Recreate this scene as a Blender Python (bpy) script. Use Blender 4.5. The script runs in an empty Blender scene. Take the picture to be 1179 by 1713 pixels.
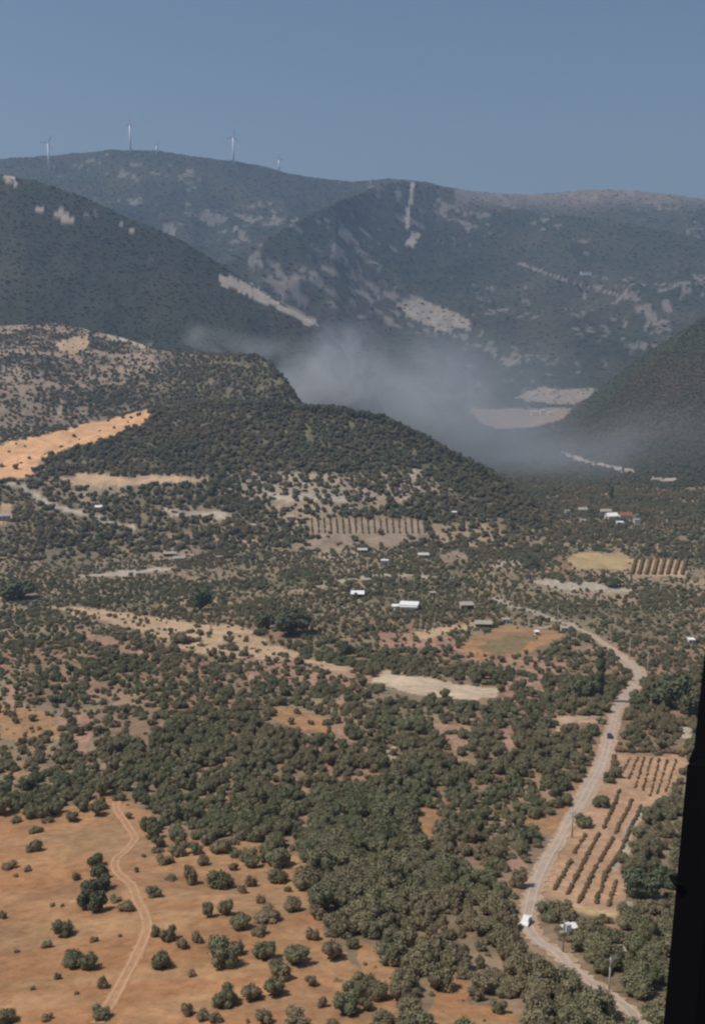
import bpy, math, random
import numpy as np
from mathutils import Vector

random.seed(7)
RNG = np.random.default_rng(7)
C = bpy.context.scene.collection
S = bpy.context.scene

# ------------------------------------------------------------------ camera, light, exposure
FPX, CX, CY = 1836.0, 589.5, 856.5            # focal length in pixels of the 1179 x 1713 photograph
CAMZ = 330.0
PITCH = math.atan((856.5 - 500.0) / FPX)
cp, sp = math.cos(PITCH), math.sin(PITCH)
cd = bpy.data.cameras.new('camera'); cam = bpy.data.objects.new('camera', cd); C.objects.link(cam)
cam.location = (0, 0, CAMZ); cam.rotation_euler = (math.pi / 2 - PITCH, 0, 0)
cd.sensor_fit = 'VERTICAL'; cd.sensor_height = 24.0; cd.lens = 24.0 * FPX / 1713.0
cd.clip_start = 0.05; cd.clip_end = 60000
S.camera = cam

SUN_EL, SUN_AZ = math.radians(60), math.radians(-100)      # azimuth from +Y towards +X
w = bpy.data.worlds.new('World'); S.world = w; w.use_nodes = True
nt = w.node_tree; nt.nodes.clear()
sky = nt.nodes.new('ShaderNodeTexSky'); sky.sky_type = 'NISHITA'; sky.sun_disc = False
sky.sun_elevation = SUN_EL; sky.sun_rotation = SUN_AZ
sky.altitude = 300; sky.air_density = 1.2; sky.dust_density = 2.2; sky.ozone_density = 4.0
bg = nt.nodes.new('ShaderNodeBackground'); bg.inputs['Strength'].default_value = 0.069
out = nt.nodes.new('ShaderNodeOutputWorld')
nt.links.new(sky.outputs[0], bg.inputs[0]); nt.links.new(bg.outputs[0], out.inputs[0])
sd = bpy.data.lights.new('sun', 'SUN'); sd.energy = 3.7; sd.angle = math.radians(0.6); sd.color = (1.0, 0.93, 0.83)
sun = bpy.data.objects.new('sun', sd); C.objects.link(sun)
sdir = Vector((math.sin(SUN_AZ) * math.cos(SUN_EL), math.cos(SUN_AZ) * math.cos(SUN_EL), math.sin(SUN_EL)))
sun.rotation_euler = sdir.to_track_quat('Z', 'Y').to_euler(); sun.location = (0, 0, 900)
S.view_settings.view_transform = 'Standard'; S.view_settings.look = 'None'
S.view_settings.exposure = 0.0; S.view_settings.gamma = 1.0; S.view_settings.use_curve_mapping = False
S.render.engine = 'CYCLES'
S.cycles.use_denoising = True
S.cycles.max_bounces = 4; S.cycles.diffuse_bounces = 2; S.cycles.glossy_bounces = 1
S.cycles.volume_bounces = 1; S.cycles.transparent_max_bounces = 8
S.cycles.pixel_filter_type = 'BLACKMAN_HARRIS'; S.cycles.filter_width = 2.3
S.cycles.volume_step_rate = 1.0; S.cycles.volume_max_steps = 256

# ------------------------------------------------------------------ noise, projection
TAB = RNG.random((256, 256))
def vnoise(x, y):
    xi = np.floor(x).astype(np.int64); yi = np.floor(y).astype(np.int64)
    fx = x - xi; fy = y - yi
    fx = fx * fx * (3 - 2 * fx); fy = fy * fy * (3 - 2 * fy)
    a = TAB[xi & 255, yi & 255]; b = TAB[(xi + 1) & 255, yi & 255]
    c = TAB[xi & 255, (yi + 1) & 255]; d = TAB[(xi + 1) & 255, (yi + 1) & 255]
    return (a * (1 - fx) + b * fx) * (1 - fy) + (c * (1 - fx) + d * fx) * fy
def fbm(x, y, scale, octs=4, seed=0.0):
    s = 0.0; a = 0.5; t = 0.0; f = 1.0 / scale
    for o in range(octs):
        ca, sa = math.cos(o * 1.1), math.sin(o * 1.1)
        s = s + a * vnoise((x * ca - y * sa) * f + 17.3 * o + seed, (x * sa + y * ca) * f + 9.1 * o - seed)
        t += a; a *= 0.5; f *= 2.03
    return s / t                                             # 0..1, mean 0.5
def ridged(x, y, scale, octs=4, seed=0.0):
    s = 0.0; a = 0.5; t = 0.0; f = 1.0 / scale
    for o in range(octs):
        ca, sa = math.cos(o * 1.3), math.sin(o * 1.3)
        s = s + a * (1 - np.abs(2 * vnoise((x * ca - y * sa) * f + 31.3 * o + seed, (x * sa + y * ca) * f + 5.7 * o - seed) - 1))
        t += a; a *= 0.5; f *= 2.1
    return s / t
def sstep(a, b, x):
    t = np.clip((x - a) / (b - a), 0, 1); return t * t * (3 - 2 * t)
def ray(px, py):
    dx = (px - CX) / FPX; dy = (CY - py) / FPX
    return np.array([dx, cp + dy * sp, -sp + dy * cp])
def project(x, y, z):
    zr = z - CAMZ
    fw = y * cp - zr * sp; up = y * sp + zr * cp
    fw = np.where(fw < 1, 1, fw)
    return CX + FPX * x / fw, CY - FPX * up / fw

# ------------------------------------------------------------------ terrain height
BD = np.array([0, 60, 120, 180, 300, 560, 800, 1200, 1700, 2200, 3000, 4500, 9000, 20000], float)
BZ = np.array([-92, -96, -107, -121, -149, -185, -218, -243, -279, -300, -312, -318, -320, -320], float) + CAMZ
_ld = np.linspace(math.log(3), math.log(20000), 1500)
_bz = np.interp(np.exp(_ld), BD, BZ)
_k = np.exp(-np.linspace(-2, 2, 61) ** 2); _k /= _k.sum()
_bz = np.convolve(np.pad(_bz, 30, mode='edge'), _k, mode='valid')
def base_z(d): return np.interp(np.log(np.maximum(d, 3)), _ld, _bz)

# every hill: crest points (picture x, picture y, distance), foot distance, width of the back slope
def hill(pts, foot, back, power=1.2, rough=0.0, rscale=300, seed=0.0):
    az = []; dc = []; zc = []; df = []
    for i, (px, py, d) in enumerate(pts):
        r = ray(px, py); h = math.hypot(r[0], r[1]); r = r / h
        az.append(math.atan2(r[0], r[1])); dc.append(d); zc.append(CAMZ + r[2] * d)
        df.append(foot if not hasattr(foot, '__len__') else foot[i])
    order = np.argsort(az)
    return dict(az=np.array(az)[order], dc=np.array(dc, float)[order], zc=np.array(zc)[order], df=np.array(df, float)[order],
                back=back, power=power, rough=rough, rscale=rscale, seed=seed)
HILLS = [
    # terraced slope and knoll on the left
    hill([(-400, 540, 2200), (0, 545, 2200), (100, 541, 2200), (200, 563, 2150), (260, 584, 2000), (330, 594, 1820), (390, 595, 1720),
          (430, 597, 1650), (452, 612, 1600), (478, 640, 1560), (510, 690, 1520), (550, 760, 1450), (620, 900, 1420)],
         [1120, 1150, 1200, 1250, 1300, 1330, 1340, 1350, 1360, 1370, 1380, 1400, 1400][:14], 300, 1.0, 10, 160, 1.0),
    # wooded ridge in the middle
    hill([(-400, 800, 1250), (0, 785, 1250), (60, 770, 1280), (130, 738, 1340), (245, 692, 1400), (350, 674, 1400), (440, 676, 1380), (480, 680, 1370),
          (570, 685, 1350), (640, 700, 1340), (720, 737, 1310), (760, 762, 1290), (820, 794, 1260), (875, 838, 1230), (930, 880, 1200)],
         1010, 140, 0.9, 9, 110, 2.0),
    # big dark hill on the left
    hill([(-500, 190, 3000), (-150, 262, 3000), (0, 292, 2900), (60, 303, 2880), (130, 326, 2850), (230, 372, 2820), (300, 400, 2800), (375, 446, 2780), (440, 490, 2760),
          (540, 549, 2730), (600, 620, 2700), (650, 720, 2700)],
         2230, 600, 1.15, 30, 330, 3.0),
    # dark hill on the right
    hill([(700, 800, 2300), (760, 762, 2350), (820, 735, 2450), (880, 722, 2470), (950, 692, 2430), (1010, 645, 2400), (1060, 606, 2350), (1120, 566, 2300),
          (1179, 530, 2250), (1400, 425, 2200), (1800, 330, 2200)],
         1640, 350, 1.1, 16, 260, 4.0),
    # middle range with its spur
    hill([(250, 560, 3450), (300, 500, 3500), (370, 446, 3600), (440, 403, 3700), (500, 368, 3850), (560, 336, 4050), (620, 315, 4350), (680, 303, 4600), (730, 312, 4700),
          (800, 335, 4700), (880, 352, 4700), (1000, 366, 4600), (1179, 400, 4400), (1600, 420, 4300)],
         3120, 600, 1.25, 62, 520, 5.0),
    # skyline range with the wind turbines
    hill([(-600, 300, 5300), (-200, 272, 5200), (0, 265, 5200), (60, 261, 5200), (120, 256, 5200), (180, 252, 5200), (260, 254, 5200), (330, 262, 5200), (400, 272, 5250), (440, 279, 5300),
          (480, 290, 5300), (530, 297, 5350), (590, 301, 5400), (650, 297, 5400), (690, 302, 5400), (740, 312, 5500), (800, 320, 5600), (880, 325, 5700),
          (940, 321, 5700), (1000, 317, 5700), (1060, 319, 5700), (1110, 326, 5700), (1179, 334, 5700), (1600, 350, 5700)],
         3350, 900, 1.3, 110, 620, 6.0),
]
def H(x, y):
    x = np.asarray(x, float); y = np.asarray(y, float)
    d = np.hypot(x, y); a = np.arctan2(x, y)
    base = base_z(d)
    und = (fbm(x, y, 130, 4, 3.3) - 0.5) * 12 * sstep(60, 500, d) + (fbm(x, y, 26, 3, 8.1) - 0.5) * 2.2
    z = base + und
    for h in HILLS:
        dc = np.interp(a, h['az'], h['dc']); zc = np.interp(a, h['az'], h['zc']); df = np.interp(a, h['az'], h['df'])
        t = (d - df) / (dc - df)
        up = np.clip(t, 0, 1) ** h['power']
        bk = np.clip((d - dc) / h['back'], 0, 4)
        s = np.where(t <= 1, up, 1 - bk * bk / (0.5 + bk) * 0.8)
        zz = (base - 4) + (zc - (base - 4)) * s
        env = np.clip(t * (1.03 - t) * 4, 0, 1) + 0.05
        env = np.where(t > 1, 0.12, env)
        r = (ridged(x, y, h['rscale'], 5, h['seed']) - 0.62) * h['rough'] * 2.0 * env
        zz = zz + r - 6 * (t < 0)
        zz = np.where(t < -0.02, -1e3, zz)
        k = 7.0
        hh = np.clip(0.5 + 0.5 * (zz - z) / k, 0, 1)
        z = z * (1 - hh) + zz * hh + k * hh * (1 - hh)
    # behind the viewer the land is a plain
    wgt = sstep(0.9, 1.6, np.abs(a))
    return z * (1 - wgt) + (base + und) * wgt
_DS = np.exp(np.linspace(math.log(80), math.log(7000), 2600))
def at(px, py, dmin=0.0):
    """ground point seen at a picture position"""
    r = ray(px, py); h = math.hypot(r[0], r[1]); ux, uy, uz = r / h
    ds = _DS[_DS > dmin]
    g = H(ux * ds, uy * ds) - (CAMZ + uz * ds)
    i = int(np.argmax(g > 0))
    if g[i] <= 0: i = len(ds) - 1
    lo, hi = ds[max(i - 1, 0)], ds[i]
    for _ in range(3):
        q = np.linspace(lo, hi, 9); gg = H(ux * q, uy * q) - (CAMZ + uz * q); j = int(np.argmax(gg > 0))
        if gg[j] <= 0: j = 8
        lo, hi = q[max(j - 1, 0)], q[j]
    d = hi
    x, y = ux * d, uy * d
    return Vector((x, y, float(H(np.array([x]), np.array([y]))[0])))
def dist(p): return math.sqrt(p.x ** 2 + p.y ** 2 + (p.z - CAMZ) ** 2)

def pip(poly, px, py):
    inside = np.zeros(px.shape, bool); n = len(poly); j = n - 1
    for i in range(n):
        xi, yi = poly[i]; xj, yj = poly[j]
        if yi != yj:
            c = ((yi > py) != (yj > py)) & (px < (xj - xi) * (py - yi) / (yj - yi) + xi)
            inside ^= c
        j = i
    return inside
def band(pts, wd):
    """polygon round a polyline of (x, y) with half widths wd"""
    L = []; R = []
    for i, (x, y) in enumerate(pts):
        x0, y0 = pts[max(i - 1, 0)]; x1, y1 = pts[min(i + 1, len(pts) - 1)]
        dx, dy = x1 - x0, y1 - y0; l = math.hypot(dx, dy) or 1
        h = wd if not hasattr(wd, '__len__') else wd[i]
        L.append((x - dy / l * h, y + dx / l * h)); R.append((x + dy / l * h, y - dx / l * h))
    return L + R[::-1]

# ------------------------------------------------------------------ the lie of the land: fields, clearings, roads
ORANGE = (0.375, 0.195, 0.095); SAND = (0.48, 0.335, 0.21); BRIGHT = (0.66, 0.38, 0.20); PINK = (0.36, 0.22, 0.155); PALE = (0.42, 0.36, 0.28)
BROWN = (0.24, 0.155, 0.095); STRAW = (0.44, 0.32, 0.17); ROCK = (0.42, 0.36, 0.30); GREENB = (0.13, 0.115, 0.06); FARM = (0.30, 0.225, 0.165)
ROAD_PTS = [(900, 1052), (935, 1047), (965, 1052), (1000, 1070), (1028, 1090), (1055, 1112), (1068, 1132), (1054, 1155), (1036, 1180), (1026, 1208), (1016, 1245), (1004, 1285), (985, 1320),
            (962, 1360), (940, 1395), (915, 1438), (896, 1480), (886, 1520), (884, 1550), (902, 1575), (935, 1596), (958, 1622), (985, 1642), (1020, 1665), (1052, 1690), (1080, 1722), (1110, 1760)]
TRACK_PTS = [(203, 1308), (199, 1330), (195, 1352), (212, 1378), (226, 1402), (214, 1420), (196, 1436), (193, 1452), (206, 1468), (221, 1482), (230, 1506), (242, 1530), (246, 1556), (232, 1590), (216, 1622), (200, 1652), (184, 1680), (165, 1712)]
# (polygon, colour, tree density left on it, nearest, farthest distance)
FG = [(-200, 1330), (0, 1345), (60, 1352), (130, 1350), (185, 1322), (215, 1320), (235, 1350), (262, 1392), (300, 1392), (360, 1400), (430, 1405), (500, 1432), (545, 1500), (548, 1560), (590, 1610), (640, 1640), (690, 1713), (760, 1900), (-200, 1900)]
FG2 = [(-200, 1378), (0, 1385), (120, 1378), (200, 1362), (245, 1420), (300, 1432), (420, 1446), (488, 1478), (512, 1560), (560, 1650), (630, 1740), (640, 1900), (-200, 1900)]
ZONES = [
    (FG, ORANGE, 0.34, 0, 400),
    (FG2, ORANGE, 0.0, 0, 400),
    ([(0, 1180), (60, 1185), (95, 1195), (100, 1232), (40, 1238), (0, 1230)], ORANGE, 0.25, 0, 900),
    ([(10, 1140), (32, 1140), (40, 1190), (14, 1190)], PINK, 0.3, 0, 900),
    ([(100, 1188), (150, 1192), (148, 1250), (128, 1290), (120, 1240), (100, 1225)], PINK, 0.3, 0, 900),
    ([(5, 1272), (45, 1276), (48, 1306), (8, 1302)], ORANGE, 0.15, 0, 900),
    ([(448, 1180), (500, 1186), (552, 1206), (556, 1228), (500, 1218), (455, 1204)], ORANGE, 0.12, 0, 900),
    ([(560, 1172), (574, 1172), (582, 1228), (562, 1236)], PINK, 0.2, 0, 900),
    ([(490, 1232), (540, 1236), (535, 1258), (495, 1252)], PINK, 0.3, 0, 900),
    ([(690, 1352), (732, 1354), (730, 1402), (712, 1412), (692, 1406)], ORANGE, 0.0, 0, 900),
    ([(884, 1366), (940, 1362), (955, 1330), (975, 1318), (985, 1325), (950, 1400), (885, 1400)], ORANGE, 0.0, 0, 900),
    ([(842, 1432), (878, 1432), (890, 1470), (880, 1500), (850, 1475)], PINK, 0.15, 0, 900),
    ([(720, 1212), (782, 1216), (782, 1238), (725, 1238)], PINK, 0.2, 0, 900),
    ([(758, 1240), (782, 1242), (790, 1292), (770, 1296)], PINK, 0.15, 0, 900),
    ([(840, 1215), (858, 1215), (858, 1265), (838, 1268)], PINK, 0.3, 0, 900),
    ([(640, 1252), (668, 1252), (668, 1272), (642, 1272)], PALE, 0.3, 0, 900),
    ([(590, 1570), (640, 1590), (685, 1640), (660, 1665), (615, 1625)], ORANGE, 0.12, 0, 900),
    ([(735, 1640), (770, 1640), (790, 1680), (850, 1690), (900, 1730), (720, 1740), (722, 1680)], ORANGE, 0.15, 0, 900),
    # dry wash
    ([(70, 1014), (160, 1018), (250, 1034), (330, 1044), (400, 1046), (440, 1072), (500, 1092), (508, 1112), (470, 1124), (420, 1112), (370, 1096), (310, 1090), (268, 1072), (235, 1055), (160, 1036)], SAND, 0.16, 0, 1400),
    ([(535, 1106), (600, 1116), (700, 1132), (780, 1146), (842, 1154), (832, 1172), (780, 1168), (715, 1164), (650, 1148), (590, 1136), (540, 1126)], (0.54, 0.42, 0.30), 0.0, 0, 1400),
    ([(135, 1052), (200, 1072), (262, 1098), (258, 1108), (190, 1086), (130, 1062)], PINK, 0.1, 0, 1400),
    ([(400, 1096), (640, 1120), (600, 1160), (420, 1140)], PINK, 0.5, 0, 1400),
    # brown fields in the middle right
    ([(836, 1098), (945, 1100), (930, 1170), (850, 1168)], PINK, 0.35, 0, 1400),
    ([(630, 1058), (760, 1062), (765, 1085), (640, 1086)], PINK, 0.35, 0, 1400),
    ([(762, 1086), (800, 1062), (850, 1048), (925, 1050), (940, 1062), (915, 1078), (870, 1098), (790, 1102)], ORANGE, 0.02, 0, 1400),
    ([(798, 1082), (850, 1063), (905, 1066), (870, 1092), (820, 1098)], (0.21, 0.155, 0.085), 0.0, 0, 1400),
    ([(690, 1062), (790, 1038), (840, 1040), (800, 1052), (700, 1072)], SAND, 0.3, 0, 1400),
    # vineyard
    ([(1032, 1262), (1148, 1266), (1112, 1334), (1084, 1346), (1060, 1400), (1040, 1446), (1048, 1500), (1032, 1530), (940, 1522), (905, 1492), (950, 1400), (985, 1332), (1024, 1306)], (0.44, 0.275, 0.17), 0.0, 0, 900),
    ([(1062, 1352), (1078, 1350), (1054, 1410), (1030, 1462), (1022, 1452)], PALE, 0.0, 0, 900),
    ([(940, 1516), (1030, 1522), (1030, 1532), (940, 1526)], STRAW, 0.0, 0, 900),
    ([(1018, 1536), (1052, 1560), (1046, 1576), (1008, 1556)], PINK, 0.1, 0, 900),
    ([(1050, 1508), (1075, 1520), (1100, 1552), (1094, 1560), (1060, 1530)], PALE, 0.05, 0, 900),
    ([(918, 1200), (1010, 1196), (1012, 1212), (950, 1212), (940, 1226), (918, 1222)], SAND, 0.05, 0, 900),
    ([(1132, 1215), (1160, 1215), (1155, 1235), (1135, 1238)], PALE, 0.05, 0, 900),
    ([(1140, 1160), (1170, 1160), (1166, 1185), (1142, 1185)], STRAW, 0.05, 0, 900),
    # orange strips at the foot of the wooded ridge
    ([(-200, 790), (-100, 768), (0, 744), (110, 718), (252, 683), (240, 710), (205, 722), (165, 738), (118, 748), (82, 762), (62, 776), (52, 796), (0, 802), (-200, 830)], BRIGHT, 0.02, 900, 2200),
    ([(98, 802), (130, 792), (200, 796), (300, 796), (358, 799), (345, 808), (250, 809), (200, 815), (105, 811)], SAND, 0.01, 700, 1900),
    # straw field and orchard to its right
    ([(952, 924), (1046, 924), (1056, 936), (1050, 954), (1008, 952), (955, 950)], STRAW, 0.0, 500, 1900),
    ([(1056, 934), (1148, 938), (1142, 966), (1050, 962)], SAND, 0.0, 500, 1900),
    ([(890, 968), (950, 972), (1054, 984), (1050, 992), (950, 984), (895, 976)], PALE, 0.05, 500, 1900),
    ([(930, 928), (952, 926), (956, 956), (1010, 962), (940, 962)], BROWN, 0.2, 500, 1900),
    # small fields across the plain
    ([(468, 918), (530, 901), (640, 892), (706, 895), (702, 908), (600, 912), (540, 920)], FARM, 0.12, 500, 1900),
    ([(512, 866), (712, 868), (716, 894), (516, 892)], (0.31, 0.24, 0.17), 0.0, 500, 1900),
    ([(275, 852), (396, 857), (394, 868), (282, 862)], PALE, 0.08, 500, 1900),
    ([(130, 960), (200, 956), (292, 947), (294, 953), (210, 964), (134, 967)], ROCK, 0.0, 500, 1900),
    ([(250, 926), (330, 920), (336, 934), (262, 938)], FARM, 0.3, 500, 1900),
    ([(400, 790), (700, 790), (760, 820), (600, 836), (440, 834), (380, 815)], (0.34, 0.275, 0.205), 0.6, 500, 1900),
    ([(440, 826), (470, 828), (590, 832), (588, 840), (460, 838)], ROCK, 0.1, 500, 1900),
    ([(738, 930), (768, 918), (790, 938), (742, 942)], FARM, 0.1, 500, 1900),
    ([(820, 936), (880, 940), (870, 950), (822, 948)], PALE, 0.3, 500, 1900),
    ([(0, 840), (22, 846), (26, 872), (0, 876)], SAND, 0.1, 500, 1900),
    ([(686, 784), (704, 784), (700, 806), (690, 806)], PALE, 0.0, 500, 1900),
    (band([(18, 808), (55, 825), (90, 846), (130, 856), (170, 868), (230, 886)], 4), PALE, 0.05, 500, 1900),
    (band([(300, 612), (370, 606), (420, 612)], 3), (0.22, 0.17, 0.12), 0.3, 1300, 1900),
    (band([(215, 655), (300, 640), (360, 648)], 2.5), (0.22, 0.18, 0.12), 0.3, 1300, 1900),
    (band([(520, 980), (640, 962), (760, 966)], 2.5), PALE, 0.2, 500, 1900),
    (band([(820, 1000), (940, 1040), (966, 1052)], 3), PALE, 0.2, 500, 1900),
    (band([(600, 1120), (520, 1112), (500, 1104)], 6), SAND, 0.05, 500, 1900),
    # terraces
    ([(100, 570), (150, 560), (146, 582), (130, 592), (95, 588)], SAND, 0.05, 1300, 2400),
    ([(0, 608), (30, 610), (60, 630), (20, 640), (0, 630)], FARM, 0.3, 1300, 2400),
    ([(180, 600), (255, 592), (262, 625), (190, 628)], FARM, 0.35, 1300, 2400),
    (band([(182, 565), (205, 566), (240, 580)], 3), PALE, 0.1, 1300, 2400),
    ([(95, 640), (110, 630), (105, 690), (150, 690), (96, 700)], FARM, 0.3, 1300, 2400),
    # far fields and quarries
    ([(786, 684), (850, 683), (955, 682), (968, 674), (940, 700), (895, 714), (830, 718), (800, 706)], FARM, 0.0, 2400, 3500),
    ([(860, 664), (905, 646), (935, 652), (1005, 650), (1002, 668), (940, 676), (880, 672)], (0.30, 0.25, 0.20), 0.3, 2500, 3700),
    (band([(940, 758), (975, 770), (1035, 784), (1060, 788)], 2.6), ROCK, 0.0, 1500, 2400),
    (band([(1085, 798), (1130, 802)], 2.5), ROCK, 0.0, 1500, 2400),
    ([(365, 458), (385, 464), (420, 478), (462, 504), (500, 520), (545, 548), (520, 544), (470, 520), (430, 502), (395, 484), (372, 478)], ROCK, 0.0, 2200, 4300),
    ([(662, 506), (700, 500), (745, 516), (782, 532), (790, 552), (765, 548), (755, 558), (715, 546), (680, 528)], (0.30, 0.255, 0.205), 0.35, 3000, 6000),
    (band([(690, 304), (688, 330), (682, 352), (680, 382)], [4, 3.5, 4, 3]), ROCK, 0.0, 3000, 6000),
    (band([(696, 390), (684, 412)], 6), ROCK, 0.05, 3000, 6000),
    (band([(866, 440), (900, 452), (960, 474), (1000, 484), (1060, 502)], 1.3), (0.24, 0.21, 0.18), 0.3, 3000, 6000),
    (band([(980, 480), (1100, 476), (1179, 474), (1260, 470)], 0.7), (0.22, 0.19, 0.16), 0.5, 3000, 6000),
    ([(88, 352), (104, 350), (126, 366), (120, 376), (100, 370)], ROCK, 0.0, 2200, 3300),
    ([(54, 344), (74, 346), (76, 360), (62, 356)], ROCK, 0.1, 2200, 3300),
    ([(6, 290), (26, 292), (32, 308), (16, 308)], ROCK, 0.1, 2200, 3300),
    (band([(198, 376), (225, 386)], 3), ROCK, 0.1, 2200, 3300),
]
for q in ZONES: assert len(q) == 5
NROW = len(ZONES)

def surface(x, y, z, want_density=False):
    """colour of the soil and density of trees at ground points"""
    px, py = project(x, y, z); d = np.hypot(x, y)
    front = y > 50
    # borders wander by a few metres on the ground
    m = FPX / np.maximum(d, 50)
    wob = 2.2 + np.minimum(d, 2600) * 0.0035
    qx = px + (fbm(x, y, 14 + 0 * d, 3, 1.7) - 0.5) * 2 * wob * m * 1.0
    qy = py + (fbm(x, y, 12 + 0 * d, 3, 6.1) - 0.5) * 2 * wob * m * 0.45
    n1 = fbm(x, y, 70, 4, 11.0); n2 = fbm(x, y, 18, 4, 4.0); n3 = fbm(x, y, 260, 4, 7.7)
    col = np.empty(x.shape + (3,))
    soil = np.array([0.30, 0.19, 0.125]); dry = np.array([0.27, 0.205, 0.135]); green = np.array([0.135, 0.125, 0.075])
    a = sstep(0.40, 0.66, n1)[..., None]; b = sstep(0.42, 0.6, n2)[..., None]
    col[:] = soil * (1 - a) + dry * a
    col = col * (1 - 0.35 * b) + green * 0.35 * b
    dens = 0.93 - 0.30 * sstep(0.57, 0.70, n1) - 0.15 * sstep(1250, 1150, py)
    thick = pip([(250, 1250), (420, 1180), (700, 1170), (900, 1180), (1000, 1240), (960, 1330), (860, 1480), (880, 1560), (1100, 1760), (800, 1760), (640, 1600), (540, 1480), (300, 1380)], px, py)
    dens = np.where(thick, 0.95, dens)
    left = pip([(-200, 1110), (120, 1120), (260, 1180), (250, 1300), (0, 1330), (-200, 1330)], px, py)
    dens = np.where(left, dens * 0.68, dens)
    # middle plain is a mosaic of small plots
    pl = sstep(620, 760, d) * (1 - sstep(1500, 1800, d))
    gx = np.floor((x * 0.94 + y * 0.34) / 46 + 0.9 * fbm(x, y, 90, 2, 2.2)); gy = np.floor((y * 0.94 - x * 0.34) / 62 + 0.9 * fbm(x, y, 90, 2, 5.2))
    cell = TAB[(gx.astype(int) * 37) & 255, (gy.astype(int) * 91) & 255]
    cell2 = TAB[(gx.astype(int) * 53 + 11) & 255, (gy.astype(int) * 29 + 5) & 255]
    pc = np.where((cell < 0.25)[..., None], np.array([0.36, 0.27, 0.185]), np.where((cell < 0.65)[..., None], np.array([0.26, 0.205, 0.135]), np.array([0.17, 0.15, 0.095])))
    col = col * (1 - 0.8 * pl[..., None]) + pc * 0.8 * pl[..., None]
    dens = dens * (1 - pl) + pl * np.where(cell2 < 0.25, 0.45, np.where(cell2 < 0.55, 0.7, 0.9))
    # wooded ridge
    wood = pip([(60, 800), (110, 752), (245, 700), (300, 600), (470, 590), (520, 660), (640, 690), (830, 790), (900, 850), (760, 826), (600, 800), (420, 790), (200, 790)], px, py) & (d > 980) & (d < 1900)
    wg = np.array([0.135, 0.12, 0.075])
    col = np.where(wood[..., None], wg * (0.8 + 0.45 * sstep(0.5, 0.75, n2)[..., None]), col)
    dens = np.where(wood, 0.93 - 0.6 * sstep(0.6, 0.72, n2), dens)
    # terraced slope
    ter = (d > 1500) & (d < 2260) & (px < 300) & (py < 715) & (py > 535)
    tn = fbm(x * 0.5, y, 42, 4, 19.0)
    tc = np.array([0.16, 0.13, 0.085]) * (1 - sstep(0.50, 0.62, tn))[..., None] + np.array([0.40, 0.29, 0.21]) * sstep(0.50, 0.62, tn)[..., None]
    ln = np.abs(((z + 3 * tn) / 7.5) % 1 - 0.5) * 2; lt = (sstep(0.45, 0.75, ln) * sstep(0.42, 0.56, fbm(x, y, 80, 3, 27.0)))[..., None]
    tc = tc * (1 - lt * 0.75) + np.array([0.42, 0.32, 0.235]) * lt * 0.75
    tc = tc * 0.86
    k = sstep(560, 700, py)[..., None] * 0.5
    col = np.where(ter[..., None], tc * (1 - k) + np.array([0.14, 0.12, 0.08]) * k, col)
    dens = np.where(ter, 0.62 - 0.3 * sstep(0.5, 0.62, tn) - 0.2 * lt[..., 0], dens)
    # maquis on the big hills, limestone showing through
    hl = sstep(2260, 2330, d) + ((d > 1660) & (px > 690) & (py < 815)) * 1.0
    hl = np.clip(hl, 0, 1)[..., None]
    mq = np.array([0.050, 0.056, 0.034]); mb = np.array([0.072, 0.068, 0.044])
    hc = mq * (1 - sstep(0.4, 0.62, n3)[..., None]) + mb * sstep(0.4, 0.62, n3)[..., None]
    rz = fbm(x, y, 420, 3, 29.0); rl = fbm(x * 1.0, y * 0.7, 150, 3, 25.0)
    rn = 0.38 * rl + 0.62 * fbm(x, y, 30, 4, 23.0)
    thr = 0.685 - 0.07 * sstep(0.5, 0.7, rz)
    thr = thr - 0.105 * (pip([(400, 430), (500, 440), (640, 470), (800, 540), (780, 580), (640, 540), (520, 520), (440, 470)], px, py) & (d > 2900))
    thr = thr - 0.045 * (pip([(480, 400), (560, 330), (640, 310), (700, 330), (860, 340), (880, 420), (760, 420), (640, 380), (540, 400)], px, py) & (d > 2900))
    thr = thr - 0.045 * (pip([(140, 265), (420, 285), (330, 330), (180, 300)], px, py) & (d > 4000))
    thr = thr - 0.04 * (pip([(760, 560), (1100, 520), (1050, 600), (900, 660), (800, 640)], px, py) & (d > 2900))
    thr = thr + 0.08 * (d < 3000)
    rk = sstep(0.0, 0.04, rn - thr)[..., None] * 0.85
    hc = hc * (1 - rk) + np.array([0.225, 0.20, 0.17]) * rk
    top = (sstep(360, 325, py) * (px > 760) * (d > 4500))[..., None]
    hc = hc * (1 - 0.7 * top) + np.array([0.25, 0.20, 0.165]) * 0.7 * top
    col = col * (1 - hl) + hc * hl
    dens = dens * (1 - hl[..., 0]) + hl[..., 0] * (0.92 - 0.85 * rk[..., 0] - 0.5 * top[..., 0])
    for poly, c, dn, d0, d1 in ZONES:
        x0 = min(p[0] for p in poly) - 12; x1 = max(p[0] for p in poly) + 12; y0 = min(p[1] for p in poly) - 8; y1 = max(p[1] for p in poly) + 8
        sel = front & (px > x0) & (px < x1) & (py > y0) & (py < y1) & (d > d0) & (d < d1)
        idx = np.nonzero(sel)
        if len(idx[0]) == 0: continue
        ins = pip(poly, qx[idx], qy[idx])
        ii = tuple(q[ins] for q in idx)
        if dn < 0.3 and want_density and poly is not FG2:
            sel2 = front & (px > x0) & (px < x1) & (py > y0) & (py < y1 + 22) & (d > d0 * 0.8) & (d < d1)
            i2 = np.nonzero(sel2); hgt = np.clip(2.8 * FPX / d[i2], 2, 16)
            in2 = pip(poly, qx[i2], qy[i2] - hgt) | pip(poly, qx[i2], qy[i2] - hgt * 0.5)
            jj = tuple(q[in2] for q in i2); dens[jj] = np.minimum(dens[jj], 0.22 + dn)
        v = (0.86 + 0.28 * n2[ii])[:, None]
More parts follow.
